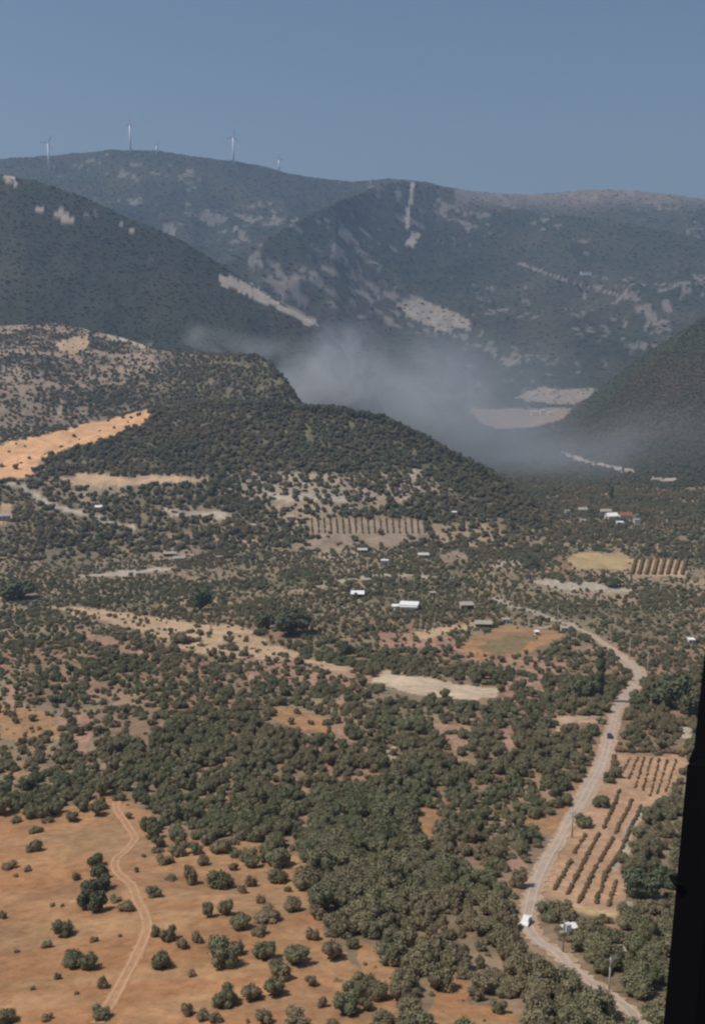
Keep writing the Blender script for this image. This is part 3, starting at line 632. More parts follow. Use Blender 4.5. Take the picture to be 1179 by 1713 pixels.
HAND = [
    ('shrub', 55, 1413, 28, 30, .35, 'pale grey shrub high on the left of the orange clearing'),
    ('shrub', 64, 1388, 26, 14, .45, 'low dark shrub just above the pale grey shrub on the clearing'),
    ('shrub', 15, 1446, 26, 18, .8, 'russet shrub by the left picture edge, level with the top of the tall dark stack'),
    ('shrub', 46, 1453, 13, 11, .7, 'small brown shrub right of the russet shrub at the left edge'),
    ('shrub', 28, 1464, 9, 7, .8, 'tiny brown tuft below the russet shrub at the left edge'),
    ('pine_tree', 161, 1436, 27, 30, .15, 'top clump of the tall dark stack of trees left of the dirt track'),
    ('pine_tree', 165, 1457, 31, 34, .05, 'second clump from the top of the tall dark stack of trees'),
    ('pine_tree', 176, 1474, 34, 32, .1, 'dark clump bulging right from the tall stack of trees'),
    ('pine_tree', 154, 1480, 34, 38, .0, 'dark clump in the middle of the tall stack of trees'),
    ('pine_tree', 142, 1504, 34, 42, .05, 'broad dark pine at the left foot of the tall dark stack'),
    ('pine_tree', 167, 1506, 38, 44, .1, 'broad dark pine at the right foot of the tall dark stack'),
    ('shrub', 129, 1464, 16, 20, .85, 'rust coloured shrub just left of the tall dark stack'),
    ('shrub', 192, 1504, 22, 14, .4, 'flat green shrub between the broad pine and the brown round bush'),
    ('shrub', 213, 1517, 32, 22, .6, 'brown round bush touching the left side of the dirt track'),
    ('olive_tree', 107, 1552, 33, 38, .15, 'dark pointed tree below and left of the tall dark stack'),
    ('shrub', 79, 1578, 19, 16, .6, 'small ragged shrub below left of the dark pointed tree'),
    ('shrub', 160, 1571, 17, 12, 1., 'small rust red bush alone in the middle of the clearing'),
    ('olive_tree', 126, 1603, 34, 38, .05, 'left half of the wide double tree in the lower clearing'),
    ('olive_tree', 151, 1605, 34, 38, .1, 'right half of the wide double tree in the lower clearing'),
    ('shrub', 99, 1630, 13, 19, .65, 'thin dark shrub left of the wide double tree'),
    ('shrub', 174, 1638, 22, 32, .9, 'upright rust brown shrub between the double tree and the track'),
    ('olive_tree', 169, 1692, 32, 30, .3, 'yellowish green tree at the lower end of the dirt track'),
    ('olive_tree', 260, 1488, 27, 28, .35, 'round tree alone right of the bend of the dirt track'),
    ('olive_tree', 261, 1557, 17, 22, .35, 'narrow tree hugging the right rim of the dirt track'),
    ('olive_tree', 283, 1561, 26, 32, .25, 'second tree to the right of the track above the stout green tree'),
    ('olive_tree', 267, 1601, 34, 42, .1, 'stout green tree right beside the lower dirt track'),
    ('shrub', 272, 1437, 24, 24, .5, 'ragged bush left of the forked pair above the round tree'),
    ('shrub', 287, 1436, 15, 17, .6, 'dark little bush right beside the ragged bush'),
    ('shrub', 227, 1453, 11, 16, .8, 'small brown bush in the crook of the dirt track'),
    ('shrub', 290, 1467, 26, 12, .4, 'low flat bush above the round lone tree'),
    ('shrub', 200, 1564, 8, 8, .8, 'tiny brown tuft left of the lower track'),
    ('shrub', 89, 1513, 9, 8, .9, 'tiny rust tuft left of the broad dark pine'),
    ('shrub', 104, 1514, 7, 8, .9, 'tiny tuft next to the broad dark pine'),
    ('shrub', 5, 1530, 12, 16, .6, 'dark shrub cut by the left picture edge'),
    ('shrub', 55, 1652, 9, 9, .9, 'tiny brown tuft on bare soil in the lower left'),
    ('shrub', 80, 1702, 18, 13, .9, 'rust brown bush on the bottom edge of the clearing'),
    ('olive_tree', 10, 1698, 36, 34, .2, 'green tree in the bottom left corner'),
    ('olive_tree', 317, 1460, 25, 46, .55, 'tall brownish tree on the upper rim of the clearing'),
    ('olive_tree', 341, 1438, 21, 24, .6, 'small russet tree right above the tall brownish tree'),
    ('olive_tree', 368, 1467, 46, 46, .1, 'large dark tree on the upper rim of the clearing'),
    ('olive_tree', 391, 1447, 17, 20, .5, 'small brown tree leaning on the large dark tree'),
    ('olive_tree', 348, 1520, 22, 34, .45, 'left tree of the pair under the large dark tree'),
    ('olive_tree', 381, 1515, 28, 38, .35, 'right tree of the pair under the large dark tree'),
    ('olive_tree', 403, 1541, 36, 32, .3, 'smooth round tree below the pair'),
    ('olive_tree', 371, 1592, 50, 66, .05, 'biggest tree standing free in the clearing'),
    ('olive_tree', 398, 1582, 26, 34, .7, 'brown tree grown into the right side of the biggest free tree'),
    ('shrub', 332, 1567, 21, 27, .75, 'russet bush left of the biggest free tree'),
    ('shrub', 307, 1576, 22, 24, .7, 'brown bush right of the track between tree and russet bush'),
    ('olive_tree', 447, 1588, 42, 40, .15, 'round green tree right of the biggest free tree'),
    ('olive_tree', 497, 1597, 46, 42, .12, 'broad grey green tree second to the right of the biggest free tree'),
    ('olive_tree', 465, 1622, 38, 42, .4, 'upper half of the tall clump below the two round trees'),
    ('olive_tree', 460, 1650, 38, 40, .2, 'lower half of the tall clump below the two round trees'),
    ('olive_tree', 378, 1667, 40, 40, .1, 'square looking green tree near the bottom of the clearing'),
    ('olive_tree', 421, 1660, 36, 34, .65, 'brownish tree between the square green tree and the tall clump'),
    ('olive_tree', 576, 1680, 45, 42, .05, 'very dark round tree near the bottom between bare gaps'),
    ('shrub', 537, 1673, 19, 30, .85, 'thin brown bush left of the very dark round tree'),
    ('olive_tree', 556, 1588, 36, 44, .6, 'brownish tree at the grove rim right of the grey green tree'),
    ('olive_tree', 448, 1530, 44, 28, .7, 'wide low brown tree right of the smooth round tree'),
    ('shrub', 432, 1555, 28, 24, .6, 'greyish bush under the wide low brown tree'),
    ('olive_tree', 491, 1512, 31, 32, .5, 'medium tree halfway between brown tree and grove rim'),
    ('shrub', 423, 1468, 22, 36, .75, 'tattered brown bush right of the large dark tree'),
    ('olive_tree', 464, 1462, 36, 36, .3, 'green tree leaning right on the upper rim of the clearing'),
    ('shrub', 480, 1485, 14, 16, .6, 'small brown bush at the foot of the leaning green tree'),
    ('olive_tree', 415, 1427, 31, 30, .3, 'boxy green tree at the upper edge of the clearing'),
    ('olive_tree', 443, 1431, 20, 28, .35, 'narrow green tree right of the boxy one'),
    ('olive_tree', 370, 1411, 40, 34, .4, 'spreading tree over the pale gap at the grove rim'),
    ('shrub', 320, 1628, 14, 13, .95, 'lone rust bush on bare soil left of the square green tree'),
    ('shrub', 437, 1502, 16, 22, .85, 'slender brown bush standing above the wide low brown tree'),
    ('shrub', 310, 1688, 26, 30, .6, 'ragged brown tree at the bottom left of the square green tree'),
    ('shrub', 338, 1698, 22, 20, .55, 'first of the low bushes under the square green tree'),
    ('shrub', 362, 1702, 24, 22, .5, 'second of the low bushes under the square green tree'),
    ('olive_tree', 440, 1702, 30, 28, .45, 'dark tree cut by the bottom edge under the brownish tree'),
    ('olive_tree', 492, 1704, 42, 34, .6, 'brown green tree cut by the bottom edge under the tall clump'),
    ('shrub', 554, 1708, 22, 16, .8, 'brown bush cut by the bottom edge beside the very dark tree'),
    ('shrub', 414, 1708, 9, 9, .9, 'tiny tuft on the bottom edge beside the dark tree'),
    ('shrub', 523, 1560, 22, 26, .6, 'brown bush between the grey green tree and the grove rim'),
    ('olive_tree', 510, 1462, 32, 34, .4, 'tree in the notch where the grove rim turns down'),
    ('olive_tree', 535, 1498, 34, 34, .45, 'brownish green tree on the grove rim under the notch'),
    ('olive_tree', 528, 1525, 28, 30, .55, 'small brownish tree on the grove rim lower down'),
    ('shrub', 404, 1484, 20, 22, .7, 'ragged brown bush between the pair and the tattered bush'),
    ('olive_tree', 300, 1420, 30, 28, .35, 'green tree at the upper rim above the tall brownish tree'),
    ('shrub', 240, 1430, 10, 9, .8, 'tiny bush right of the upper bend of the track'),
    ('shrub', 30, 1590, 10, 8, .85, 'tiny tuft on the slope at the far left'),
    ('shrub', 130, 1660, 9, 8, .9, 'tiny tuft below the wide double tree'),
    ('olive_tree', 610, 1640, 42, 44, .3, 'large tree at the lower tip of the grove beside the clearing'),
    ('olive_tree', 520, 1640, 20, 24, .7, 'little brown tree between the tall clump and the very dark one'),
    ('olive_tree', 640, 1700, 38, 34, .35, 'green tree on the bottom edge right of the very dark one'),
    # marked trees further out
    ('olive_tree', 1005, 1338, 33, 30, .1, 'round dark tree on the right verge beside the top of the vine rows', ),
    ('olive_tree', 975, 1371, 34, 32, .15, 'round dark tree on the right verge just below its twin', ),
    ('olive_tree', 918, 1522, 38, 44, .1, 'dark tree on the road bend at the lower corner of the vine rows'),
    ('olive_tree', 866, 1466, 32, 42, .5, 'brownish tree in the bare bay by the road'),
    ('pine_tree', 1072, 1478, 74, 62, .0, 'huge dark tree against the right side of the vine rows'),
    ('pine_tree', 1108, 1462, 54, 50, .0, 'dark tree between the huge tree and the black window post'),
    ('pine_tree', 1118, 1150, 80, 84, .05, 'large green tree mass right of the road bend'),
    ('pine_tree', 1150, 1178, 50, 60, .25, 'brownish green tree right of the large tree mass'),
    ('poplar_tree', 1002, 1136, 18, 84, .05, 'tall narrow poplar standing left of the road bend'),
    ('pine_tree', 978, 1150, 44, 52, .05, 'dark bushy tree at the foot of the narrow poplar'),
    ('pine_tree', 484, 1038, 82, 62, .0, 'very large dark tree above the sandy wash'),
    ('pine_tree', 446, 1036, 44, 40, .05, 'dark tree joined to the left of the very large tree'),
    ('pine_tree', 335, 1000, 48, 50, .0, 'large round dark tree alone above the sandy wash'),
    ('pine_tree', 577, 1084, 32, 40, .05, 'dark green tree at the gap between the two sandy strips'),
    ('pine_tree', 34, 985, 70, 44, .1, 'dark wide tree at the left edge of the plain'),
    ('olive_tree', 795, 1121, 34, 34, .2, 'round tree in the short row under the brown field'),
    ('olive_tree', 822, 1124, 30, 32, .2, 'right end tree of the short row under the brown field'),
    ('olive_tree', 768, 1112, 28, 26, .25, 'left end tree of the short row under the brown field'),
    ('pine_tree', 884, 940, 36, 24, .15, 'rounded dark tree left of the straw field'),
    ('pine_tree', 1023, 972, 36, 22, .15, 'rounded bush like tree under the straw field'),
    ('pine_tree', 1021, 826, 8, 22, .0, 'thin dark spire tree at the foot of the right hill'),
    ('olive_tree', 300, 1065, 36, 28, .4, 'brownish tree in the middle of the sandy wash'),
    ('olive_tree', 200, 1052, 34, 22, .3, 'green tree on the upper bank of the sandy wash'),
    ('olive_tree', 388, 1080, 24, 20, .4, 'small tree on the sand left of the very large tree'),
    ('pine_tree', 610, 915, 26, 16, .1, 'dark tree over the thin white roof'),
]
hand_objs = []
for rec in HAND:
    kd, px, cy, wp, hp, dry, lab = rec[:7]
    if (px, cy) == (1021, 826): kd = 'poplar_tree'; 
    t, c = place_tree(kd, px, cy, wp, hp, dry, lab)
    hand_objs.append(t)

# ------------------------------------------------------------------ scattering the rest
TX = np.array([t[0] for t in taken]); TY = np.array([t[1] for t in taken]); TR = np.array([t[2] for t in taken])
road_w = np.array([[p.x, p.y] for p in resample([at(a, b) for a, b in ROAD_PTS], 4)])
def scatter(d0, d1, step, amax=23.0, dens_mul=1.0, keep_all=False):
    X = []; Y = []
    lim = d1 * math.sin(math.radians(amax))
    gx = np.arange(-lim, lim, step); gy = np.arange(d0 * 0.88, d1, step)
    gx, gy = np.meshgrid(gx, gy); gx = gx.ravel(); gy = gy.ravel()
    gx = gx + (RNG.random(gx.size) - 0.5) * step * 0.95; gy = gy + (RNG.random(gy.size) - 0.5) * step * 0.95
    d = np.hypot(gx, gy); a = np.abs(np.arctan2(gx, gy))
    k = (d >= d0) & (d < d1) & (a < math.radians(amax)); gx = gx[k]; gy = gy[k]
    z = H(gx, gy); col, dens, px, py, d = surface(gx, gy, z, True)
    k = RNG.random(gx.size) < dens * dens_mul
    # keep the roads and the hand placed trees clear
    for i in range(0, len(road_w), 1):
        q = (gx - road_w[i, 0]) ** 2 + (gy - road_w[i, 1]) ** 2
        k &= q > 4.1 ** 2
        rl_ = math.hypot(road_w[i, 0], road_w[i, 1])
        if rl_ < 420: k &= ((gx - road_w[i, 0] * (1 - 4.6 / rl_)) ** 2 + (gy - road_w[i, 1] * (1 - 4.6 / rl_)) ** 2) > 3.4 ** 2
    for x, y, r in taken:
        if r > 0.6: k &= ((gx - x) ** 2 + (gy - y) ** 2) > (r * 0.9 + 1.2) ** 2
    return gx[k], gy[k], z[k], px[k], py[k], d[k], col[k]

def stuff_points(name, X, Y, Z, SX, SZ, DRY, sources, label):
    """one object that stands its plants on its own points with geometry nodes"""
    n = len(X)
    me = bpy.data.meshes.new(name); me.vertices.add(n)
    me.vertices.foreach_set('co', np.stack([X, Y, Z], -1).astype(np.float32).ravel())
    def attr(nm, tp, arr, key='value'):
        a = me.attributes.new(nm, tp, 'POINT'); a.data.foreach_set(key, arr)
    attr('size', 'FLOAT_VECTOR', np.stack([SX, SX, SZ], -1).astype(np.float32).ravel(), 'vector')
    attr('spin', 'FLOAT_VECTOR', np.stack([np.zeros(n), np.zeros(n), RNG.random(n) * 6.28], -1).astype(np.float32).ravel(), 'vector')
    attr('pick', 'INT', RNG.integers(0, len(sources), n).astype(np.int32))
    attr('dry', 'FLOAT', DRY.astype(np.float32))
    o = mobj(name, me); tag(o, label, kind='stuff')
    g = bpy.data.node_groups.new(name + '_nodes', 'GeometryNodeTree')
    g.interface.new_socket('Geometry', in_out='INPUT', socket_type='NodeSocketGeometry'); g.interface.new_socket('Geometry', in_out='OUTPUT', socket_type='NodeSocketGeometry')
    gi = g.nodes.new('NodeGroupInput'); go = g.nodes.new('NodeGroupOutput')
    j = g.nodes.new('GeometryNodeJoinGeometry')
    for s in sources[::-1]:
        oi = g.nodes.new('GeometryNodeObjectInfo'); oi.transform_space = 'ORIGINAL'; oi.inputs['Object'].default_value = s; oi.inputs['As Instance'].default_value = True
        g.links.new(oi.outputs['Geometry'], j.inputs[0])
    ip = g.nodes.new('GeometryNodeInstanceOnPoints'); ip.inputs['Pick Instance'].default_value = True
    g.links.new(gi.outputs[0], ip.inputs['Points']); g.links.new(j.outputs[0], ip.inputs['Instance'])
    def na(nm, tp):
        q = g.nodes.new('GeometryNodeInputNamedAttribute'); q.data_type = tp; q.inputs['Name'].default_value = nm; return q
    g.links.new(na('pick', 'INT').outputs['Attribute'], ip.inputs['Instance Index'])
    g.links.new(na('size', 'FLOAT_VECTOR').outputs['Attribute'], ip.inputs['Scale'])
    sp_ = na('spin', 'FLOAT_VECTOR'); er = g.nodes.new('FunctionNodeEulerToRotation'); g.links.new(sp_.outputs['Attribute'], er.inputs[0]); g.links.new(er.outputs[0], ip.inputs['Rotation'])
    g.links.new(ip.outputs[0], go.inputs[0])
    md = o.modifiers.new('plants', 'NODES'); md.node_group = g
    return o

# near and middle plain
gx, gy, gz, px, py, d, gc = scatter(150, 1010, 3.75)
n = len(gx)
u = RNG.random(n); cl = fbm(gx, gy, 60, 3, 41.0)
rad = 1.05 + 1.75 * RNG.random(n) ** 1.5 + 0.8 * sstep(0.5, 0.7, cl)
rad *= np.interp(d, [0, 230, 450, 700], [1.15, 1.10, 0.92, 0.76])
dry = np.clip(0.04 + 0.50 * (fbm(gx, gy, 30, 3, 51.0) - 0.38) * 2 + 0.25 * (RNG.random(n) - 0.5), 0, 1)
hz = 0.85 + 0.4 * RNG.random(n)
small = u < 0.12
rad = np.where(small, rad * 0.45, rad); dry = np.where(small, np.clip(dry + 0.4, 0, 1), dry)
inview = (px > -15) & (px < 1175) & (py > 560) & (py < 1745)
inview &= ~((px > 1150 - (py - 1275) * 0.09) & (py > 1260))
app = rad / d * inview
order = np.argsort(-app)
tall = order[~small[order]]
near = tall[:300 - sum(1 for o in hand_objs if o.name.startswith('olive_tree'))]
MARKS = [(85, 1210, 'the orange patch at the far left'), (125, 1240, 'the pink gap at left'), (28, 1290, 'the leftmost small orange patch'), (200, 1325, 'the top end of the dirt track'),
         (290, 1370, 'the upper notch of the clearing'), (500, 1205, 'the orange strip in the grove'), (571, 1205, 'the narrow upright gap'), (711, 1382, 'the orange square in the grove'),
         (770, 1262, 'the pink gap in the upper grove'), (655, 1262, 'the pale bare spot'), (915, 1384, 'the orange field beside the road'), (862, 1455, 'the bare bay left of the road'),
         (545, 1500, 'the ragged grove corner'), (576, 1680, 'the very dark round tree'), (640, 1630, 'the lower orange tongue'), (755, 1660, 'the lower gap beside the clearing'),
         (850, 1700, 'the bare ground at the bottom'), (884, 1548, 'the white car'), (941, 1570, 'the white transformer pole'), (1018, 1640, 'the bare yellowish pole'), (1035, 1597, 'the roofless stone hut'),
         (1072, 1478, 'the huge dark tree'), (1005, 1338, 'the twin round roadside trees'), (750, 1540, 'the middle lower grove'), (640, 1460, 'the densest part of the grove'), (800, 1400, 'the middle right grove'),
         (420, 1300, 'the left arm of the grove'), (560, 1340, 'the upper middle grove')]
def zone_label(x, y, r, dr, kind='olive tree'):
    m = min(MARKS, key=lambda q: (q[0] - x) ** 2 + (q[1] - y) ** 2); dx, dy = x - m[0], y - m[1]
    if 'middle' in m[2] or 'densest' in m[2] or 'arm' in m[2]:
        rel = ('in the upper' if dy < 0 else 'in the lower') + (' left' if dx < 0 else ' right') + ' of'
    elif abs(dx) > 1.6 * abs(dy): rel = 'left of' if dx < 0 else 'right of'
    elif abs(dy) > 1.6 * abs(dx): rel = 'above' if dy < 0 else 'below'
    else: rel = ('above' if dy < 0 else 'below') + (' and left of' if dx < 0 else ' and right of')
    far = ' close' if math.hypot(dx, dy) < 38 and not rel.startswith('in') else ''
    sz = 'very broad' if r > 3.3 else ('broad' if r > 2.7 else ('medium' if r > 2.1 else 'small'))
    cl_ = 'brownish' if dr > 0.34 else ('olive brown' if dr > 0.2 else ('grey green' if dr > 0.08 else 'green'))
    return ' '.join(f'{sz} {cl_} {kind} {rel} {m[2]}'.split()[:16]), f'{kind}s around {m[2]}'
for i in near:
    lab, grp = zone_label(px[i], py[i], rad[i], dry[i])
    tree('olive_tree', gx[i], gy[i], gz[i] - 0.1, rad[i], hz[i], dry[i], lab, grp)
sm_ok = order[small[order] & (app[order] > 0)][:110]
for i in sm_ok:
    lab, grp = zone_label(px[i], py[i], rad[i], dry[i], 'shrub')
    tree('shrub', gx[i], gy[i], gz[i] - 0.05, rad[i], hz[i], dry[i], lab, grp)
rest = np.ones(n, bool); rest[near] = False; rest[sm_ok] = False
src_olive = []; src_bush = []
seen = set()
for o in bpy.data.objects:
    if o.name.startswith('crown') and o.parent is not None and o.data.name not in seen:
        seen.add(o.data.name)
        if o.data in OLIVE: src_olive.append(o)
        if o.data in BUSH: src_bush.append(o)
stuff_points('olive_grove', gx[rest], gy[rest], gz[rest] - 0.15, rad[rest], rad[rest] * hz[rest], dry[rest], src_olive + src_bush[:2], 'thousands of olive trees filling the groves of the plain')
# dry weeds and small tufts on the clearings
gx, gy, gz, px, py, d, gc = scatter(150, 620, 2.3, 23, 99)
k = RNG.random(len(gx)) < np.where(pip(FG, px, py), 0.05 + 0.16 * sstep(0.5, 0.66, fbm(gx, gy, 14, 3, 91.0)), 0.12)
k &= ~pip(band(TRACK_PTS, 9), px, py)
stuff_points('dry_weeds', gx[k], gy[k], gz[k] - 0.05, 0.18 + 0.75 * RNG.random(k.sum()) ** 2.5, 0.16 + 0.5 * RNG.random(k.sum()) ** 2.5, 0.4 + 0.6 * RNG.random(k.sum()), src_bush, 'dry tufts and weeds scattered over the soil')

# pines one can tell apart on the crest of the wooded ridge
ridge = [(478, 680), (500, 681), (520, 682), (545, 684), (566, 685), (590, 689), (612, 694), (634, 699), (655, 707), (676, 716), (698, 727), (718, 737), (735, 748), (755, 760), (776, 771), (796, 781), (815, 792)]
ridge_lab = 'pine tree standing up on the crest of the wooded ridge before the smoke'
for i in range(len(ridge) - 1):
    for q in range(3):
        t = (q + random.random() * 0.8) / 3
        x_ = ridge[i][0] * (1 - t) + ridge[i + 1][0] * t; y_ = ridge[i][1] * (1 - t) + ridge[i + 1][1] * t
        g = at(x_, y_ + 5 + random.random() * 4, 900)
        tree('pine_tree', g.x, g.y, g.z - 0.3, 3.2 + 2.0 * random.random(), 1.15 + 0.4 * random.random(), 0.05 * random.random(), ridge_lab, 'pines on the crest of the wooded ridge')
g = at(470, 690, 900); t, c0 = tree('small_pine', g.x, g.y, g.z, 3.4, 1.2, 0, 'small pine tree at the left end of the wooded crest by the smoke')
lows = [c0]
for m_ in LOWC:
    if m_ is not c0.data:
        g = at(440 + 9 * len(lows), 700, 900); t, c = tree('small_pine', g.x, g.y, g.z, 3.2, 1.1, 0, ['', 'stubby pine tree just below the left end of the wooded crest', 'third stubby pine tree below the wooded crest beside the smoke'][len(lows)]); c.data = m_; lows.append(c)
# woods and scrub of the ridge and the terraces
gx, gy, gz, px, py, d, gc = scatter(1010, 2270, 5.0, 23)
n = len(gx); wood = (d < 1900) & (px > 60) & (px < 900)
rad = 1.4 + 2.2 * RNG.random(n) ** 1.4 + np.where(wood, 0.6, 0.0)
dry = np.clip(0.15 + (fbm(gx, gy, 50, 3, 61.0) - 0.45) * 1.2, 0, 0.8)
stuff_points('ridge_woods', gx, gy, gz - 0.2, rad, rad * (0.8 + 0.5 * RNG.random(n)), dry, src_olive[:4] + src_bush[:2] + lows[:1], 'scrub and pine woods over the ridge and the terraces behind the plain')
# maquis of the far hills
gx, gy, gz, px, py, d, gc = scatter(1660, 3400, 8.5, 23)
k = (d > 2270) | ((px > 690) & (py < 815)); gx, gy, gz, d = gx[k], gy[k], gz[k], d[k]; n = len(gx)
rad = 2.4 + 3.4 * RNG.random(n) ** 1.5
stuff_points('hill_scrub', gx, gy, gz - 1.0, rad, rad * 0.38, np.clip((fbm(gx, gy, 120, 3, 71.0) - 0.5) * 1.6, 0, 0.6), lows, 'dark evergreen scrub covering the near hills')
gx, gy, gz, px, py, d, gc = scatter(3400, 5800, 16.0, 23)
n = len(gx); rad = 4.0 + 5.5 * RNG.random(n) ** 1.5
stuff_points('mountain_scrub', gx, gy, gz - 2.0, rad, rad * 0.3, np.clip((fbm(gx, gy, 160, 3, 81.0) - 0.5) * 1.6, 0, 0.6), lows, 'dark scrub covering the far mountain range')

# ------------------------------------------------------------------ orchards and the vineyard
def vine_row(pix, label, grp, rad=0.75, name='vine_row', dry=0.75, gap=0.12):
    P = resample([at(a, b) for a, b in pix], 0.75); mb = MB(); o0 = P[0]
    z0 = float(H(np.array([o0.x]), np.array([o0.y]))[0]); cv, cf = ICO1
    mb.tube([(p.x - o0.x, p.y - o0.y, float(H(np.array([p.x]), np.array([p.y]))[0]) - z0 + rad * 0.5) for p in P[::2]], rad * 0.16, 5)
    for p in P:
        if random.random() < gap: continue
        z = float(H(np.array([p.x]), np.array([p.y]))[0]); r = rad * (0.6 + 0.7 * random.random())
        jit = np.array([random.random() - 0.5, random.random() - 0.5, 0]) * 0.5
        dsp = 1 + 0.35 * (RNG.random(len(cv)) - 0.5)
        v = cv * dsp[:, None] * np.array([r, r, r * 0.85]) + np.array([p.x - o0.x, p.y - o0.y, z - z0 + r * 0.6]) + jit
        mb.add(v.tolist(), cf)
        for _ in range(7):
            n_ = RNG.normal(size=3); n_ /= np.linalg.norm(n_); n_[2] = abs(n_[2]); q = np.array([p.x - o0.x, p.y - o0.y, z - z0 + r * 0.6]) + jit + n_ * r * 1.05
            u_ = RNG.normal(size=3); u_ /= np.linalg.norm(u_); w_ = np.cross(u_, n_); s_ = 0.16
            mb.add([q - u_ * s_, q + w_ * s_, q + u_ * s_, q - w_ * s_], [(0, 1, 2, 3)])
    o = mb.build(name, M_vine, None, True); o.location = (o0.x, o0.y, z0)
    tag(o, label, 'vine row' if name == 'vine_row' else 'hedge', grp); return o
M_vine = leaf_material('vine_leaves', (0.12, 0.085, 0.045), (0.18, 0.12, 0.07), (0.17, 0.095, 0.05))
VR = [([(955, 1441), (940, 1466), (927, 1490)], 'shortest brown vine row at the left, nearest the road'),
      ([(979, 1398), (968, 1414), (960, 1428)], 'very short vine row below the second round tree'),
      ([(1000, 1396), (986, 1424), (972, 1451), (949, 1496)], 'long vine row starting right of the two round trees'),
      ([(1036, 1322), (1023, 1356), (1010, 1386)], 'upper vine row right of the first round tree'),
      ([(1024, 1403), (1010, 1428), (997, 1449), (967, 1511)], 'long vine row down the middle of the plot'),
      ([(1057, 1338), (1043, 1366), (1028, 1395)], 'upper vine row in the middle of the plot'),
      ([(1072, 1348), (1058, 1378), (1046, 1405), (1028, 1440), (1010, 1469), (997, 1512)], 'longest vine row along the right side of the plot'),
      ([(1029, 1476), (1023, 1497), (1018, 1516)], 'short vine row in the lower right corner of the plot')]
for pts, lab in VR: vine_row(pts, lab, 'vine rows of the plot beside the road', 0.50)
UP = [((1054, 1268), (1038, 1296)), ((1066, 1268), (1050, 1304)), ((1077, 1268), (1062, 1318)), ((1089, 1269), (1074, 1322)), ((1102, 1270), (1087, 1332)), ((1116, 1270), (1098, 1330)), ((1130, 1272), (1112, 1326))]
ordn = ['first', 'second', 'third', 'fourth', 'fifth', 'sixth', 'seventh']
for i, (a_, b_) in enumerate(UP): vine_row([a_, ((a_[0] + b_[0]) / 2, (a_[1] + b_[1]) / 2), b_], f'{ordn[i]} faint vine row from the road in the upper plot', 'faint vine rows of the upper plot', 0.4, gap=0.35)
vine_row([(1032, 1257), (1070, 1258), (1110, 1259), (1146, 1262)], 'dark hedge along the top of the vineyard', None, 1.1, 'hedge', gap=0.1)
vine_row([(1027, 1268), (1024, 1290), (1018, 1306)], 'dark hedge between the road and the upper plot', None, 1.0, 'hedge', gap=0.2)
for i in range(8):                                                  # young orchard right of the straw field
    x0 = 1060 + i * 12.0
    pts = [(x0 + 3, 937), (x0, 948), (x0 - 4, 961)]
    vine_row(pts, f'{(ordn + ["eighth"])[i]} brown orchard row counted from the straw field', 'orchard rows right of the straw field', 1.5, 'vine_row', gap=0.1)

for i in range(19):
    x0 = 521 + i * 10.4
    vine_row([(x0, 868), (x0 + 1, 880), (x0 + 2, 892)], f'{(ordn + ["eighth", "ninth", "tenth", "eleventh", "twelfth", "thirteenth", "fourteenth", "fifteenth", "sixteenth", "seventeenth", "eighteenth", "nineteenth"])[i]} tree row from the left in the striped orchard in mid plain', 'rows of the striped orchard', 0.95, 'vine_row', gap=0.3)

# ------------------------------------------------------------------ poles
M_wood = material('weathered_pole', (0.42, 0.37, 0.31), 0.85, 0.3, 8)
M_conc = material('pale_concrete', (0.62, 0.58, 0.52), 0.8, 0.2, 4)
M_metal = material('galvanised_steel', (0.45, 0.45, 0.44), 0.5, 0.2, 5, metal=0.5)
M_ins = material('insulator', (0.30, 0.16, 0.10), 0.3)
def pole(px, ybase, hpx, label, box=False, thick=0.16, mat=None, rz=0.3):
    g = at(px, ybase); d = dist(g); h = min(hpx * d / FPX * 1.12, 15)
    o = empty('utility_pole', g, rz); tag(o, label, 'utility pole', 'poles of the power line across the plain')
    MB().tube([(0, 0, -0.6), (0, 0, h * 0.5), (0, 0, h)], [thick * 1.25, thick, thick * 0.75], 8).build('post', mat or M_wood, o, True)
    MB().box(-0.95, 0.95, -0.07, 0.07, h - 0.5, h - 0.36).build('crossarm', M_metal, o)
    for x in (-0.8, 0.0, 0.8):
        MB().tube([(x, 0, h - 0.36 if x else h), (x, 0, h - 0.2 if x else h + 0.16), (x, 0, h - 0.08 if x else h + 0.28)], [0.05, 0.09, 0.04], 6).build('insulator', M_ins, o)
    if box:
        tb = MB().box(0.25, 1.35, -0.5, 0.5, h - 2.5, h - 1.0); b = tb.build('transformer', M_white_, o)
        MB().box(-0.9, 1.5, -0.35, 0.35, h - 2.7, h - 2.55).build('platform', M_metal, o)
    return o
M_white_ = material('white_paint', (0.80, 0.79, 0.75), 0.6, 0.1, 3)
